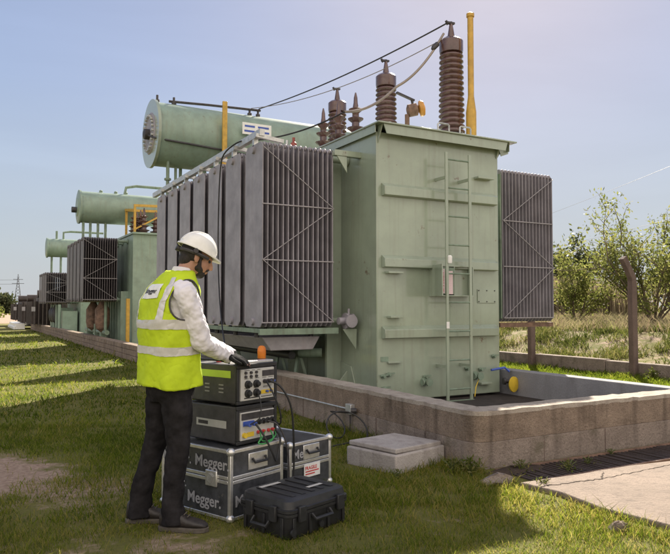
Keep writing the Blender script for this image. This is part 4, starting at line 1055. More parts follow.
# --- hands (also reused for the gloves)
def hand(mb, wrist, palm_dir, up_n, side, s=1.0, curl=(0.25, .3, .35, .4)):
    d = palm_dir.normalized(); nrm = (up_n - d * up_n.dot(d)).normalized(); lat = d.cross(nrm).normalized() * side
    c = [wrist + d * t for t in (0, .03, .06, .09)]
    mb.loft([[q + lat * (hw * math.cos(a)) + nrm * (hh * math.sin(a)) for a in [2 * math.pi * k / 14 for k in range(14)]] for q, hw, hh in zip(c, (.030 * s, .038 * s, .043 * s, .041 * s), (.022 * s, .020 * s, .018 * s, .014 * s))])
    for i, ln in enumerate((.072, .082, .076, .060)):
        root_ = wrist + d * .084 + lat * (.031 - .0205 * i); a = curl[i]
        p = [root_ - d * .02]; dd = d; q = root_; p.append(q)
        for sgl, st in zip((.45, .32, .23), (.6, 1.2, 1.0)):
            ang = a * st; dd = (dd * math.cos(ang) - nrm * math.sin(ang)).normalized(); q = q + dd * ln * sgl; p.append(q)
        mb.tube(p, [.0098 * s, .0098 * s, .0090 * s, .0082 * s, .0070 * s], 8)
    th = [wrist + d * .025 + lat * .028, wrist + d * .05 + lat * .055 - nrm * .008, wrist + d * .082 + lat * .066 - nrm * .014, wrist + d * .105 + lat * .062 - nrm * .018]
    mb.tube(th, [.014 * s, .0125 * s, .011 * s, .009 * s], 8)
PD_R, PD_L = V(.96, .12, -.25), V(.9, -.2, -.3)
# --- body: one continuous surface
b = MB(TM)
b.loft([ring((.035, .02, .84), .15, .11), ring((.03, .02, .95), .165, .115), ring((.025, .01, 1.1), .15, .105), ring((.03, .0, 1.3), .17, .12), ring((.045, 0, 1.44), .185, .115), ring((.075, .01, 1.53), .12, .085), ring((.12, .02, 1.58), .065, .06)])
P_, R_ = limb([(.095, .01, 1.53), (.125, .02, 1.60), (.165, .035, 1.68)], [.068, .060, .062]); b.tube(P_, R_, 14)
b.ell(HC + HD @ V(-.012, 0, .035), (.098, .078, .095), HD, 20, 14)
b.ell(HC + HD @ V(.030, 0, -.035), (.070, .062, .080), HD, 18, 12)
b.ell(HC + HD @ V(.055, 0, -.085), (.036, .036, .030), HD, 12, 8)
b.tube([HC + HD @ V(.092, 0, .015), HC + HD @ V(.112, 0, -.014), HC + HD @ V(.118, 0, -.030), HC + HD @ V(.098, 0, -.038)], [.008, .012, .016, .012], 8)
b.tube([HC + HD @ V(.080, -.045, .022), HC + HD @ V(.097, 0, .026), HC + HD @ V(.080, .045, .022)], [.008, .011, .008], 8)
b.tube([HC + HD @ V(.088, -.024, -.060), HC + HD @ V(.100, 0, -.058), HC + HD @ V(.088, .024, -.060)], [.005, .009, .005], 8)
b.tube([HC + HD @ V(.086, -.022, -.070), HC + HD @ V(.097, 0, -.071), HC + HD @ V(.086, .022, -.070)], [.005, .009, .005], 8)
for s_ in (-1, 1):
    b.ell(HC + HD @ V(-.010, .078 * s_, -.012), (.020, .010, .034), HD @ Euler((0, rad(-12), rad(-18 * s_))).to_matrix(), 12, 8)
for sh, el, wr in ((SH_R, EL_R, WR_R), (SH_L, EL_L, WR_L)):
    P_, R_ = limb([sh.lerp(V(.04, 0, 1.46), .4), sh, el, wr], [.06, .058, .043, .030]); b.tube(P_, R_, 12)
for hp, kn, an in ((HIP_R, KN_R, AN_R), (HIP_L, KN_L, AN_L)):
    P_, R_ = limb([hp + V(0, 0, .02), hp.lerp(kn, .4), kn, kn.lerp(an, .35), an, an - V(0, 0, .05)], [.075, .062, .040, .040, .030, .030]); b.tube(P_, R_, 12)
    P_, R_ = limb([an + V(-.02, 0, -.05), an + V(.08, .01, -.062), an + V(.15, .015, -.07)], [.035, .033, .025]); b.tube(P_, R_, 10)
hand(b, WR_R, PD_R, V(.1, -.1, 1), 1, .72); hand(b, WR_L, PD_L, V(.1, 0, 1), -1, .72)
body = remesh(b.build('body', M['skin'], man), .0055, 5)
for s_ in (-1, 1):
    MB(TM).ell(HC + HD @ V(.083, .031 * s_, .004), (.011, .011, .010), HD, 12, 8).build('eye', M['ink'], body)
# hair and beard
h = MB(TM); h.ell(HC + HD @ V(-.022, 0, .020), (.094, .082, .085), HD, 18, 12); h.ell(HC + HD @ V(-.055, 0, -.03), (.052, .064, .058), HD, 14, 10)
h.build('hair', M['hair'], man)
h = MB(TM); h.ell(HC + HD @ V(.054, 0, -.088), (.041, .044, .034), HD, 14, 10); h.ell(HC + HD @ V(.030, 0, -.064), (.052, .065, .034), HD, 16, 10)
for s_ in (-1, 1): h.tube([HC + HD @ V(.012, .072 * s_, .02), HC + HD @ V(.020, .068 * s_, -.03), HC + HD @ V(.035, .058 * s_, -.075)], [.009, .013, .016], 8)
h.tube([HC + HD @ V(.085, -.036, -.062), HC + HD @ V(.100, -.012, -.047), HC + HD @ V(.101, .012, -.047), HC + HD @ V(.085, .036, -.062)], [.010, .009, .009, .010], 8)
remesh(h.build('beard', M['hair'], man), .006, 3)

# --- shirt with sleeves
s = MB(TM)
s.loft([ring((.03, .01, .93), .165, .125), ring((.025, .0, 1.1), .18, .13), ring((.028, 0, 1.3), .19, .14), ring((.045, 0, 1.44), .20, .13), ring((.07, .005, 1.53), .155, .095), ring((.09, .01, 1.575), .085, .075), ring((.108, .02, 1.60), .064, .064), ring((.113, .02, 1.612), .060, .062)])
for sh, el, wr in ((SH_R, EL_R, WR_R), (SH_L, EL_L, WR_L)):
    P_, R_ = limb([sh.lerp(V(.045, 0, 1.46), .55), sh, sh.lerp(el, .5), el, el.lerp(wr, .5), wr], [.080, .076, .067, .062, .051, .041], 18); s.tube(P_, R_, 18)
    s.lathe([(.047, -.03), (.049, -.005), (.049, .02), (.040, .022)], wr - (wr - el).normalized() * .0, (wr - el), 16)
sh_o = wrinkle(remesh(s.build('shirt', M['shirt'], man), .007, 2), .07, .024); wrinkle(sh_o, .035, .006)
# collar
cl = MB(TM); rs = []
for z, k_, r_ in ((1.575, 0, .078), (1.60, 0, .073), (1.626, .012, .068), (1.628, .012, .064), (1.59, .01, .064)):
    rs.append([V(.108 + .2 * (z - 1.585) + math.cos(t) * r_ * 1.02, .02 + math.sin(t) * r_, z - .012 * math.cos(t - .7)) for t in [2 * math.pi * q / 28 for q in range(28)]])
cl.loft(rs, cap=False).build('collar', M['shirt'], sh_o)

# --- trousers
t = MB(TM)
t.loft([ring((.032, .02, .97), .178, .135), ring((.033, .02, .90), .182, .138), ring((.033, .02, .83), .178, .135), ring((.035, .02, .78), .15, .11)])
for hp, kn, an in ((HIP_R, KN_R, AN_R), (HIP_L, KN_L, AN_L)):
    P_, R_ = limb([hp, hp.lerp(kn, .35), kn + V(.008, 0, .02), kn.lerp(an, .4) + V(-.012, 0, 0), an + V(-.004, 0, .07), an + V(.008, 0, -.062)], [.104, .094, .074, .066, .066, .080], 18); t.tube(P_, R_, 18)
tr = remesh(t.build('trousers', M['trouser'], man), .009, 3); wrinkle(tr, .11, .030); wrinkle(tr, .04, .008)

def vfold(o): wrinkle(o, .10, .020); wrinkle(o, .042, .009)
# --- vest: open waistcoat with armholes
def vest_pt(th, z, off=0.0):
    ks = [(.885, .034, .015, .222, .178), (1.0, .030, .012, .215, .172), (1.1, .025, .008, .212, .168), (1.3, .025, .0, .226, .168), (1.42, .036, .0, .230, .158), (1.50, .050, .0, .212, .135), (1.545, .066, .003, .172, .112), (1.585, .080, .008, .125, .094), (1.61, .092, .012, .092, .082)]
    for i in range(len(ks) - 1):
        if z <= ks[i + 1][0] or i == len(ks) - 2:
            u = (z - ks[i][0]) / (ks[i + 1][0] - ks[i][0]); k = [ks[i][j] * (1 - u) + ks[i + 1][j] * u for j in range(5)]; break
    ct, stt = math.cos(th), math.sin(th); ex = 2.35
    hang = max(0, (1.30 - z) / .4)
    rip = 1 + hang * .035 * math.sin(5 * th + 2.1) + hang * .022 * math.sin(9 * th + z * 5) + .012 * math.sin(7 * th + z * 16) + .010 * math.sin(z * 30 + 3 * th)
    return Vector((k[1], k[2], z)) + L_ * ((k[3] * rip + off) * math.copysign(abs(ct) ** (2 / ex), ct)) + F_ * ((k[4] * rip + off) * math.copysign(abs(stt) ** (2 / ex), stt)) + V(0, 0, -.014 * hang * math.sin(th * 2 + 1))
NT, NZ = 96, 60
zs = [.885 + (1.61 - .885) * i / NZ for i in range(NZ + 1)]
vm = MB(TM); pts = []
for z in zs:
    for k in range(NT): pts.append(vest_pt(2 * math.pi * k / NT, z))
fs = []
for i in range(NZ):
    for k in range(NT):
        th = 2 * math.pi * (k + .5) / NT; z = (zs[i] + zs[i + 1]) / 2
        dth = min(abs(th - math.pi), 9)
        dl = min(abs(th), abs(th - 2 * math.pi))
        hole = any((q / .62) ** 2 + ((z - 1.425) / .125) ** 2 < 1 for q in (dth, dl))
        front = abs(th - math.pi / 2) < .05 + max(0, (z - 1.35)) * 2.0
        if not hole and not front:
            fs.append((i * NT + k, i * NT + (k + 1) % NT, (i + 1) * NT + (k + 1) % NT, (i + 1) * NT + k))
vm.add(pts, fs)
vest = vm.build('vest', M['vest'], man)
sol = vest.modifiers.new('cloth', 'SOLIDIFY'); sol.thickness = .004; sol.offset = 0
vfold(vest)
def band(z0, z1, t0, t1, name='reflective_stripe', n=80, m=M['tape'], off=.0065, par=vest, mz=4):
    q = MB(TM); rows = []
    for i in range(n + 1):
        th = t0 + (t1 - t0) * i / n
        rows.append([vest_pt(th, z0 + (z1 - z0) * j / mz, off) for j in range(mz + 1)] + [vest_pt(th, z0 + (z1 - z0) * j / mz, off - .003) for j in range(mz, -1, -1)])
    q.loft(rows); o = q.build(name, m, par); vfold(o); return o
band(1.245, 1.303, math.pi / 2 + .06, math.pi * 2.5 - .06)
band(1.085, 1.138, math.pi / 2 + .06, math.pi * 2.5 - .06)
def vband(th0, th1, z0, z1, wd, n=40):
    q = MB(TM); rows = []
    for i in range(n + 1):
        u = i / n; z = z0 + (z1 - z0) * u; th = th0 + (th1 - th0) * u ** 1.5
        rows.append([vest_pt(th + dt, z, .0068) for dt in (-wd, -wd / 2, 0, wd / 2, wd)] + [vest_pt(th + dt, z, .004) for dt in (wd, wd / 2, 0, -wd / 2, -wd)])
    q.loft(rows); o = q.build('reflective_stripe', M['tape'], vest); vfold(o)
vband(rad(232), rad(222), 1.303, 1.565, .125); vband(rad(308), rad(318), 1.303, 1.565, .125)
# armhole binding
for c0 in (math.pi, 0):
    q = []
    for k in range(48):
        a = 2 * math.pi * k / 48; q.append(vest_pt(c0 + .62 * math.cos(a), 1.425 + .125 * math.sin(a), .004))
    q.append(q[0].copy())
    MB(TM).tube(q, .0055, 6).build('armhole_binding', M['dark'], vest)
# back patch with lettering
pc = band(1.435, 1.525, rad(245), rad(284), 'back_patch', 24, M['white'], .0085, vest, 6)
TH0, TH1 = rad(245), rad(284)
def pfn(c): return TM @ (vest_pt(TH1 - .07 - (c.x / .150) * (TH1 - TH0 - .14), 1.466 + c.y, .0092 + c.z) )
tx = text_obj('Megger', .043, None, M['ink'], 'patch_lettering', pc, lambda c: pfn(Vector((TH1 * 0 + c.x, c.y, c.z))), bold=.001); vfold(tx)

# --- hard hat
HT = Matrix.Translation(HC + HD @ V(-.008, 0, .040)) @ HD.to_4x4() @ Matrix.Rotation(rad(3), 4, 'Y')
hm = MB(TM @ HT)
rings = []
for i in range(14):
    u = i / 13 * (math.pi / 2); zz = .120 * math.sin(u); rr = math.cos(u) ** .80 if i < 13 else .02
    rings.append([V(.127 * rr * math.cos(a) - .004, .106 * rr * math.sin(a), zz) for a in [2 * math.pi * k / 40 for k in range(40)]])
rings = [[p * 0.965 + V(0, 0, .001) for p in rings[0]]] + rings
hm.loft(rings)
hat = hm.build('hard_hat', M['white'], man, angle=60)
br = MB(TM @ HT); outer, inner = [], []
for k in range(48):
    a = 2 * math.pi * k / 48; ex = .012 + .036 * max(0, math.cos(a)) ** 1.5
    outer.append((a, ex))
br.loft([[V((.125 + e) * math.cos(a) - .004, (.104 + .012) * math.sin(a), z - .10 * (e - .012)) for a, e in outer] if e0 else [V(.120 * math.cos(a) - .004, .099 * math.sin(a), z) for a, e in outer] for z, e0 in ((-.004, 0), (-.004, 1), (.006, 1), (.010, 0))], cap=False)
br.build('brim', M['white'], hat)
rg = MB(TM @ HT)
for yy in (-.03, 0, .03): rg.tube([V(.121 * math.cos(a) - .004, yy, .120 * math.sin(a) + .001 - (abs(yy) * .10)) for a in np.linspace(.25, 2.9, 18)], .007 if yy else .009, 8)
rg.build('ridge', M['white'], hat)
sp = MB(TM @ HT); sp.tube([V(.110 * math.cos(a), .095 * math.sin(a), -.022 - .012 * (1 - math.cos(a)) / 2) for a in np.linspace(.9, 2 * math.pi - .9, 30)], .012, 8)
sp.lathe([(.02, 0), (.02, .025)], (-.110, 0, -.036), (-1, 0, 0), 14)
sp.lathe([(.016, 0), (.016, .012)], (-.03, -.105, -.018), (0, -1, 0), 12)
sp.build('harness', M['dark'], hat)

# --- gloves and boots
for wr, pd, sd, un in ((WR_R, PD_R, 1, V(.1, -.1, 1)), (WR_L, PD_L, -1, V(.1, 0, 1))):
    g = MB(TM); hand(g, wr, pd, un, sd, 1.12, (.34, .38, .44, .52)); g.lathe([(.046, -.035), (.047, -.01), (.036, .03)], wr, pd, 14)
    remesh(g.build('glove', M['glove'], man), .0042, 2)
for an, yaw in ((AN_R, -8), (AN_L, 4)):
    Tb = TM @ Matrix.Translation((an.x, an.y, 0)) @ Matrix.Rotation(rad(yaw), 4, 'Z')
    bt = MB(Tb); rr = []
    for x, hw, zt in ((-.085, .020, .09), (-.078, .034, .13), (-.05, .042, .155), (0, .044, .150), (.05, .046, .115), (.10, .050, .085), (.15, .051, .073), (.19, .045, .062), (.215, .028, .048), (.222, .012, .038)):
        rr.append([V(x, hw * math.copysign(abs(math.cos(a)) ** .8, math.cos(a)), .024 + (zt - .024) * (.5 + .5 * math.copysign(abs(math.sin(a)) ** .8, math.sin(a)))) for a in [2 * math.pi * k / 16 for k in range(16)]])
    bt.loft(rr); bo = bt.build('boot', M['leather'], man, angle=70)
    so = MB(Tb); out = [V(x, y, 0) for x, y in ((-.09, -.02), (-.075, -.042), (0, -.046), (.10, -.055), (.17, -.052), (.215, -.032), (.23, 0), (.215, .032), (.17, .052), (.10, .055), (0, .046), (-.075, .042), (-.09, .02))]
    so.loft([out, [p + V(0, 0, .03) for p in out]]); so.build('sole', M['sole'], bo, bevel=.004)
    la = MB(Tb)
    for i in range(4): la.p().tube([V(.035 + .022 * i, -.03, .128 - .012 * i), V(.042 + .022 * i, 0, .142 - .014 * i), V(.035 + .022 * i, .03, .128 - .012 * i)], .0035, 6)
    la.build('lace', M['sole'], bo)

# ------------------------------------------------------------------ right-hand side: low wall, posts, vegetation
lw = thing('low_wall', 'low mossy concrete wall at the foot of the bank behind the fence posts', 'wall', (11.65, 10, 0))
mb = MB(); y = -6.0
while y < 40:
    mb.p().box(11.58 + random.uniform(-.006, .006), 11.78, y, y + 1.93, -.1, .30 + random.uniform(-.01, .015)); y += 1.95
mb.build('wall_block', M['wall_lo'], lw, bevel=.02)
def fence_post(x, y, label, straight=1.90, lean=0.0):
    r = thing('fence_post', label, 'post', (x, y, 0), 'cranked concrete fence posts')
    b = MB(); b.loft([[V(x + sx * .07 + lean * z, y + sy * .06, z) for sx, sy in ((-1, -1), (1, -1), (1, 1), (-1, 1))] for z in (-.2, 0, 1.0, straight)])
    b.build('shaft', M['post'], r, bevel=.015)
    a = MB(); a.loft([[V(x + lean * straight + sx * wd + dx, y + sy * .055, z + sx * dz) for sx, sy in ((-1, -1), (1, -1), (1, 1), (-1, 1))] for z, dx, wd, dz in ((straight - .01, 0, .068, 0.0), (straight + .08, -.02, .066, .02), (straight + .44, -.26, .05, .035))])
    a.build('cranked_arm', M['post'], r, bevel=.012)
fence_post(11.50, 8.85, 'brown concrete fence post with a bent top in front of the leafy shrub')
fence_post(11.50, 11.55, 'concrete fence post standing below the right-hand radiators, its top hidden', straight=1.0 + .9)
fence_post(11.50, 5.9, 'concrete fence post farthest right, out past the corner of the wall')

def blades(name, P, H, Wd, lean, m, tint, seg2=True):
    """grass blades as bent two-segment strips; P (n,3)"""
    n = len(P); a = RNG.uniform(0, 2 * np.pi, n); la = RNG.uniform(0, 2 * np.pi, n)
    d = np.stack([np.cos(a), np.sin(a), np.zeros(n)], 1) * (Wd[:, None] / 2)
    l = np.stack([np.cos(la), np.sin(la), np.zeros(n)], 1) * (lean * H)[:, None]
    up = np.zeros((n, 3)); up[:, 2] = H
    v = np.empty((n, 5, 3)); v[:, 0] = P - d; v[:, 1] = P + d
    v[:, 2] = P + d * .75 + up * .55 + l * .3; v[:, 3] = P - d * .75 + up * .55 + l * .3; v[:, 4] = P + up * .92 + l
    vv = v.reshape(-1, 3)
    me = bpy.data.meshes.new(name)
    base = np.arange(n) * 5
    loops = np.stack([base, base + 1, base + 2, base + 3, base + 3, base + 2, base + 4], 1).reshape(-1)
    me.vertices.add(n * 5); me.vertices.foreach_set('co', vv.reshape(-1).astype(np.float32))
    me.loops.add(n * 7); me.loops.foreach_set('vertex_index', loops.astype(np.int32))
    me.polygons.add(n * 2)
    ls = np.stack([np.arange(n) * 7, np.arange(n) * 7 + 4], 1).reshape(-1)
    me.polygons.foreach_set('loop_start', ls.astype(np.int32))
    at = me.attributes.new('tint', 'FLOAT', 'POINT'); at.data.foreach_set('value', np.repeat(tint, 5).astype(np.float32))
    me.update(calc_edges=True); me.validate(); me.materials.append(m)
    o = bpy.data.objects.new(name, me); COL.objects.link(o); return o
def leaves(name, P, size, asp, m, tint, parent=None, updir=0.3):
    n = len(P); A = RNG.normal(size=(n, 3)); A[:, 2] += updir; A /= np.linalg.norm(A, axis=1)[:, None]
    B = np.cross(A, RNG.normal(size=(n, 3))); B /= np.linalg.norm(B, axis=1)[:, None]
    s = size * RNG.uniform(.6, 1.3, n)[:, None]
    o = np.array(ORG.get(parent.name, Vector((0, 0, 0)))) if parent else np.zeros(3)
    v = np.empty((n, 4, 3)); v[:, 0] = P; v[:, 1] = P + A * s * .5 + B * s * asp * .5; v[:, 2] = P + A * s; v[:, 3] = P + A * s * .5 - B * s * asp * .5
    me = bpy.data.meshes.new(name); me.vertices.add(n * 4); me.vertices.foreach_set('co', (v - o).reshape(-1).astype(np.float32))
    me.loops.add(n * 4); me.loops.foreach_set('vertex_index', np.arange(n * 4, dtype=np.int32)); me.polygons.add(n)
    me.polygons.foreach_set('loop_start', np.arange(n, dtype=np.int32) * 4)
    at = me.attributes.new('tint', 'FLOAT', 'POINT'); at.data.foreach_set('value', np.repeat(tint, 4).astype(np.float32))
    me.update(calc_edges=True); me.validate(); me.materials.append(m)
    ob = bpy.data.objects.new(name, me); COL.objects.link(ob)
    if parent: ob.parent = parent; ORG[ob.name] = Vector(o)
    return ob
# lawn: density thins with distance, blades grow a little bigger instead
chunks = []
def lawn_chunk(n, y0, y1, h, wd):
    d = RNG.uniform(y0, y1, n); u = RNG.uniform(-.62, .66, n)        # spread over the camera's view wedge by depth and sideways slope
    x = d * (.482 + .876 * u); y = d * (.876 - .482 * u)
    k = ~((x > 3.86) & (y < 4.5)) & ~((x > X0 - .02) & (y > YF - .02)) & (x < 3.95)
    k &= ~((x > 3.78) & (y < 3.98))
    dd = np.clip(dirt_at(x, y) + .7 * patch_noise(x * 1.7, y * 1.7) * .5, 0, 1.2)
    k &= RNG.uniform(0, 1, n) > np.clip(dd * 1.5 - .12, 0, .985)
    x, y, dd = x[k], y[k], dd[k]; m = len(x)
    near_wall = np.exp(-np.clip(X0 - x, 0, 9) / .12) * (y > 4.4) + np.exp(-np.clip(3.86 - x, 0, 9) / .20) * (y < 4.1)
    H = h * RNG.uniform(.55, 1.25, m) * (1 + .5 * patch_noise(x, y)) * (1 + 2.0 * near_wall * RNG.uniform(.2, 1, m)); H = np.maximum(H, .008)
    t = np.clip(.42 + .30 * patch_noise(x * .7 + 3, y * .7) + RNG.normal(0, .24, m) + .25 * dd, 0, .85)
    nr = np.clip((7.5 - y) / 3, 0, 1)
    t = np.clip(t + .10 * nr, 0, .9)
    t[RNG.uniform(0, 1, m) < .03 + .17 * nr + .14 * (patch_noise(x * .9, y * 1.1 + 5) > .25)] = 1.0
    k2 = RNG.uniform(0, 1, m) < np.clip(.72 + .75 * patch_noise(x * 2.7 + 1, y * 2.7), .12, 1)
    wd_ = np.full(m, wd) * RNG.uniform(.6, 1.3, m); H = H * RNG.choice([.6, 1.0, 1.0, 1.7], m)
    chunks.append((np.stack([x, y, np.zeros(m)], 1)[k2], H[k2], wd_[k2], t[k2]))
lawn_chunk(150000, 2.0, 4.4, .032, .0036)
lawn_chunk(190000, 4.4, 8.0, .036, .0055)
lawn_chunk(90000, 8.0, 16.0, .042, .011)
lawn_chunk(60000, 16.0, 38.0, .055, .028)
P = np.concatenate([c[0] for c in chunks]); H = np.concatenate([c[1] for c in chunks]); Wd = np.concatenate([c[2] for c in chunks]); T_ = np.concatenate([c[3] for c in chunks])
g = blades('lawn_grass', P, H, Wd, RNG.uniform(.3, 1.3, len(P)), M['grass'], T_); tag(g, 'short mown patchy lawn around the worker and the wall', 'grass', kind='stuff')
# strip of grass between the bund and the low wall, and rough growth on the bank
n = 60000; x = RNG.uniform(7.36, 11.6, n); y = RNG.uniform(2, 18, n); q = np.clip((x - 11.0) / .6, 0, 1)
H = .06 * RNG.uniform(.5, 1.3, n) * (1 + .6 * patch_noise(x, y)) * (1 + 1.2 * q)
g = blades('strip_grass', np.stack([x, y, np.zeros(n)], 1), H, np.full(n, .014), RNG.uniform(.3, 1.1, n), M['grass'], np.clip(.45 + .2 * patch_noise(x, y) + RNG.normal(0, .15, n), 0, .9)); tag(g, 'bright strip of grass between the two low walls', 'grass', kind='stuff')
n = 60000; x = RNG.uniform(11.8, 16, n); y = RNG.uniform(3, 26, n); z = terrain(x, y); k = patch_noise(x * 1.3, y * 1.3) + RNG.uniform(-.5, .5, n) > .12
x, y, z = x[k], y[k], z[k]; n = len(x)
H = .17 * RNG.uniform(.3, 1.3, n) * (1 + .7 * patch_noise(x * 1.5, y * 1.5)); H = np.maximum(H, .03)
g = blades('bank_weeds', np.stack([x, y, z], 1), H, np.full(n, .022), RNG.uniform(.4, 1.3, n), M['weed'], np.clip(.5 + .3 * patch_noise(x * .8, y * .8) + RNG.normal(0, .2, n), 0, 1)); tag(g, 'rough green weeds covering the earth bank above the low wall', 'weeds', kind='stuff')
n = 60000; x = RNG.uniform(15, 34, n); y = RNG.uniform(6, 44, n); z = terrain(x, y)
H = .32 * RNG.uniform(.4, 1.4, n) * (1 + .6 * patch_noise(x * .6, y * .6))
g = blades('meadow_grass', np.stack([x, y, z], 1), H, np.full(n, .03), RNG.uniform(.3, .9, n), M['dry'], np.clip(.50 + .3 * patch_noise(x * .5, y * .5) + RNG.normal(0, .2, n), 0, 1)); tag(g, 'pale dry meadow grass beyond the bank', 'grass', kind='stuff')
n = 16000; cx = RNG.uniform(0, 1, n); x = 24 + 6 * cx + RNG.normal(0, .8, n); y = 36 - 12 * cx + RNG.normal(0, 1.2, n)
g = blades('dry_reeds', np.stack([x, y, terrain(x, y)], 1), RNG.uniform(.9, 2.7, n), np.full(n, .045), RNG.uniform(.1, .4, n), M['dry'], np.clip(RNG.normal(.3, .25, n), 0, 1)); tag(g, 'tall dry brown reeds behind the meadow', 'reeds', kind='stuff')
# weeds along the wall foot, each a plant of its own
def weed(x, y, s, label, z=0.0):
    r = thing('weed_plant', label, 'weed', (x, y, z), 'weeds growing along the wall foot')
    n = int(150 * s / .15); a = RNG.uniform(0, 2 * np.pi, n); rr = np.abs(RNG.normal(0, s * .6, n)); zz = RNG.uniform(.01, s, n) * np.clip(1 - rr / (2 * s), .2, 1)
    leaves('foliage', np.stack([x + rr * np.cos(a), y + rr * np.sin(a), z + zz], 1), s * .30, .34, M['weed'], np.clip(RNG.normal(.5, .25, n), 0, 1), r)
    st = MB()
    for k in range(7):
        a = random.uniform(0, 6.28); st.p().tube([(x, y, z), (x + .3 * s * math.cos(a), y + .3 * s * math.sin(a), z + .6 * s), (x + .7 * s * math.cos(a), y + .7 * s * math.sin(a), z + .9 * s)], .003, 5)
    st.build('stem', M['weedstem'], r)
weed(3.72, 4.44, .15, 'dark weed growing right at the rounded corner of the wall')
weed(4.50, 4.12, .10, 'leafy weed growing out of the drain grating')
weed(4.15, 4.30, .10, 'weed rooted in the soil heaped on the grating')
weed(5.35, 4.38, .06, 'tiny weed at the wall foot beyond the grating weeds')
weed(4.86, 4.22, .07, 'small weed farther along the drain grating')
weed(3.66, 5.2, .13, 'grassy weed between the inspection box and the wall')
weed(3.62, 4.55, .12, 'weed at the right end of the inspection box')
weed(3.10, 4.60, .08, 'small tuft in front of the inspection box')
weed(3.95, 3.86, .08, 'bright weed at the corner of the pavement')
weed(11.45, 8.4, .22, 'bright weed at the foot of the bent fence post')

def shrub(name, label, cx, cy, z0, h, spread, nst, nl, leaf, m, cat='shrub', group=None, size=.12, asp=.4, rise=1.0, trunk=None, clump=.35):
    r = thing(name, label, cat, (cx, cy, z0), group)
    tr = MB(); tips = []; wts = []
    def branch(p, d, ln, rd, lev):
        q = [p]; 
        for k in range(4):
            d = (d + Vector((random.gauss(0, .16), random.gauss(0, .16), random.gauss(.03, .10) * rise))).normalized(); p = p + d * ln / 4; q.append(p)
            if lev < 2 and random.random() < .95:
                dd = (d + Vector((random.gauss(0, .55), random.gauss(0, .55), random.gauss(.12, .3)))).normalized(); branch(p, dd, ln * random.uniform(.4, .65), rd * .55, lev + 1)
            if lev > 0 or k > 1: tips.append((p, lev))
        tr.tube(q, [rd, rd * .85, rd * .7, rd * .5, rd * .3], 5)
    base = Vector((cx, cy, z0))
    if trunk:
        tr.tube([base - V(0, 0, .2), base + V(.05, 0, trunk * .5), base + V(0, .05, trunk)], [h * .03, h * .024, h * .02], 8); base = base + V(0, .05, trunk)
    for k in range(nst):
        a = 2 * math.pi * (k + random.random()) / nst; s_ = spread * random.uniform(.35, 1.0)
        d = Vector((math.cos(a) * s_, math.sin(a) * s_, 1)).normalized(); branch(base, d, (h - (trunk or 0)) * random.uniform(.6, .95) * .9, h * .010, 0)
    tr.build('trunk', M['bark'], r)
    tp = np.array([tuple(t[0]) for t in tips]); i = RNG.integers(0, len(tp), nl)
    P = tp[i] + RNG.normal(0, clump * .35, (nl, 3))
    ti = RNG.normal(.5, .2, len(tp))
    leaves('crown', P, size, asp, m, np.clip(ti[i] + RNG.normal(0, .15, nl), 0, 1), r)
    return r
shrub('leafy_shrub', 'tall leafy multi-stemmed shrub with airy top behind the bent fence post', 22.0, 16.0, .7, 4.0, .85, 16, 9000, 0, M['leaf_lt'], cat='shrub', size=.15, asp=.38, clump=.35)
shrub('leafy_shrub', 'lower bushy green shrub left of the tall airy one, in front of the reeds', 20.9, 18.6, .7, 2.6, .9, 10, 4500, 0, M['leaf_lt'], cat='shrub', size=.14, asp=.42)
shrub('leafy_shrub', 'dense shrub at the right edge of the view beyond the bank', 24.0, 10.6, .7, 2.7, .8, 10, 7000, 0, M['leaf'], cat='shrub', size=.14, asp=.42)
for x, y, h_, lab in ((54, 49, 6.6, 'distant dark tree seen just right of the right-hand radiators'), (66, 46, 4.6, 'distant tree far behind the airy shrub')):
    shrub('distant_tree', lab, x, y, .6, h_, .7, 8, 4500, 0, M['leaf_dk'], cat='tree', group='trees far behind the meadow', size=.42, asp=.6, trunk=1.5, clump=1.0)
hd = [(2.5, 150, 2.5, 'far dark tree left of the lattice pylon'), (-4.0, 150, 2.5, 'far dark tree at the left edge of the view'), (8.0, 165, 2.6, 'far dark tree just behind the last old transformer')]
for x, y, h_, lab in hd:
    shrub('far_tree', lab, x, y, 0, h_, 1.0, 8, 3500, 0, M['leaf_dk'], cat='tree', group='trees beyond the far end of the lawn', size=.7, asp=.7, trunk=.8, clump=2.2)
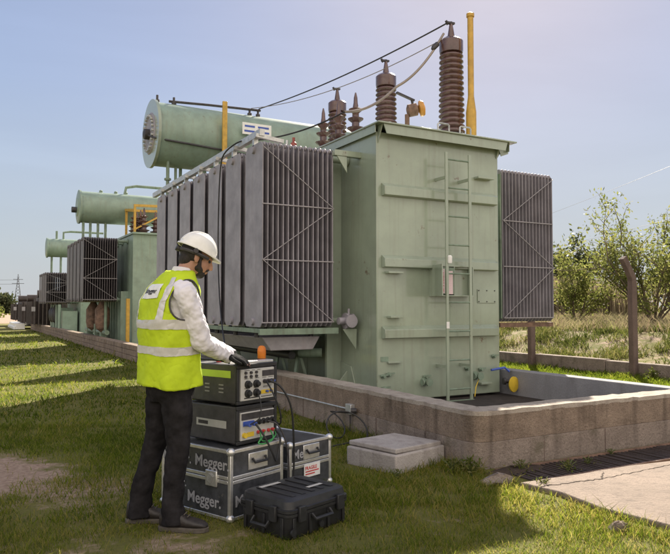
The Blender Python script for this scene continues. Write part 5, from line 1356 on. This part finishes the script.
for x, y, h_, lab in ((-1.5, 96, 1.3, 'low bright hedge bush at the far left end of the lawn'), (3.2, 100, 1.3, 'low bright bush next to the old transformers at the end of the lawn')):
    shrub('far_bush', lab, x, y, 0, h_, 1.5, 9, 4000, 0, M['leaf'], cat='bush', group='bushes at the far end of the lawn', size=.4, asp=.6, clump=1.2)
bld = thing('far_building', 'long pale low building behind the far bushes', 'building', (0, 175, 0))
MB().box(-22, 6.5, 175, 185, 0, 3.6).build('wall', M['panel'], bld); MB().prism([(-22.4, 174.6, 3.6), (-22.4, 185.4, 3.6), (-22.4, 180, 4.8)], (29.4, 0, 0)).build('roof', M['post'], bld)
mb = MB()
for k in range(8): mb.p().box(-20 + 3.2 * k, -18.6 + 3.2 * k, 174.96, 174.99, 1.2, 2.4)
mb.build('window', M['dark'], bld)

# lattice pylon and power lines far away
py_ = thing('pylon', 'thin lattice power pylon on the horizon above the old transformers', 'pylon', (26.8, 400, 0))
mb = MB(); x, y = 26.8, 400
for sx in (-1, 1):
    for sy in (-1, 1): mb.tube([(x + sx * 2.2, y + sy * 2.2, 0), (x + sx * .5, y + sy * .5, 14), (x + sx * .1, y, 19)], .08, 5)
for z in np.arange(0, 17, 1.6):
    w0 = 2.2 - 1.7 * min(1, z / 14); w1 = 2.2 - 1.7 * min(1, (z + 1.6) / 14)
    mb.tube([(x - w0, y - w0, z), (x + w1, y - w1, z + 1.6)], .08, 4); mb.tube([(x + w0, y - w0, z), (x - w1, y - w1, z + 1.6)], .08, 4)
mb.build('mast', M['dark'], py_)
mb = MB()
for z, wd in ((14, 3), (16.2, 2.4)): mb.p().tube([(x - wd, y, z), (x + wd, y, z)], .12, 5)
mb.build('crossarm', M['dark'], py_)
for z, lab in ((15.9, 'upper faint power line running to the pylon'), (13.7, 'lower faint power line running to the pylon')):
    o = MB().tube(sag((26.8, 400, z), (-190, 330, z + 2), 12, 2.5) , .06, 4).build('power_line', M['wire']); tag(o, lab, 'power line')
    o2 = None
for z, lab in ((8.13, 'upper faint wire rising to the right across the sky'), (5.75, 'lower faint wire passing behind the airy shrub')):
    o = MB().tube(sag((43.5, 48.9, z), (14.9, -5.3, z), 16, .4), .007, 4).build('power_line', M['black_rub']); tag(o, lab, 'power line')
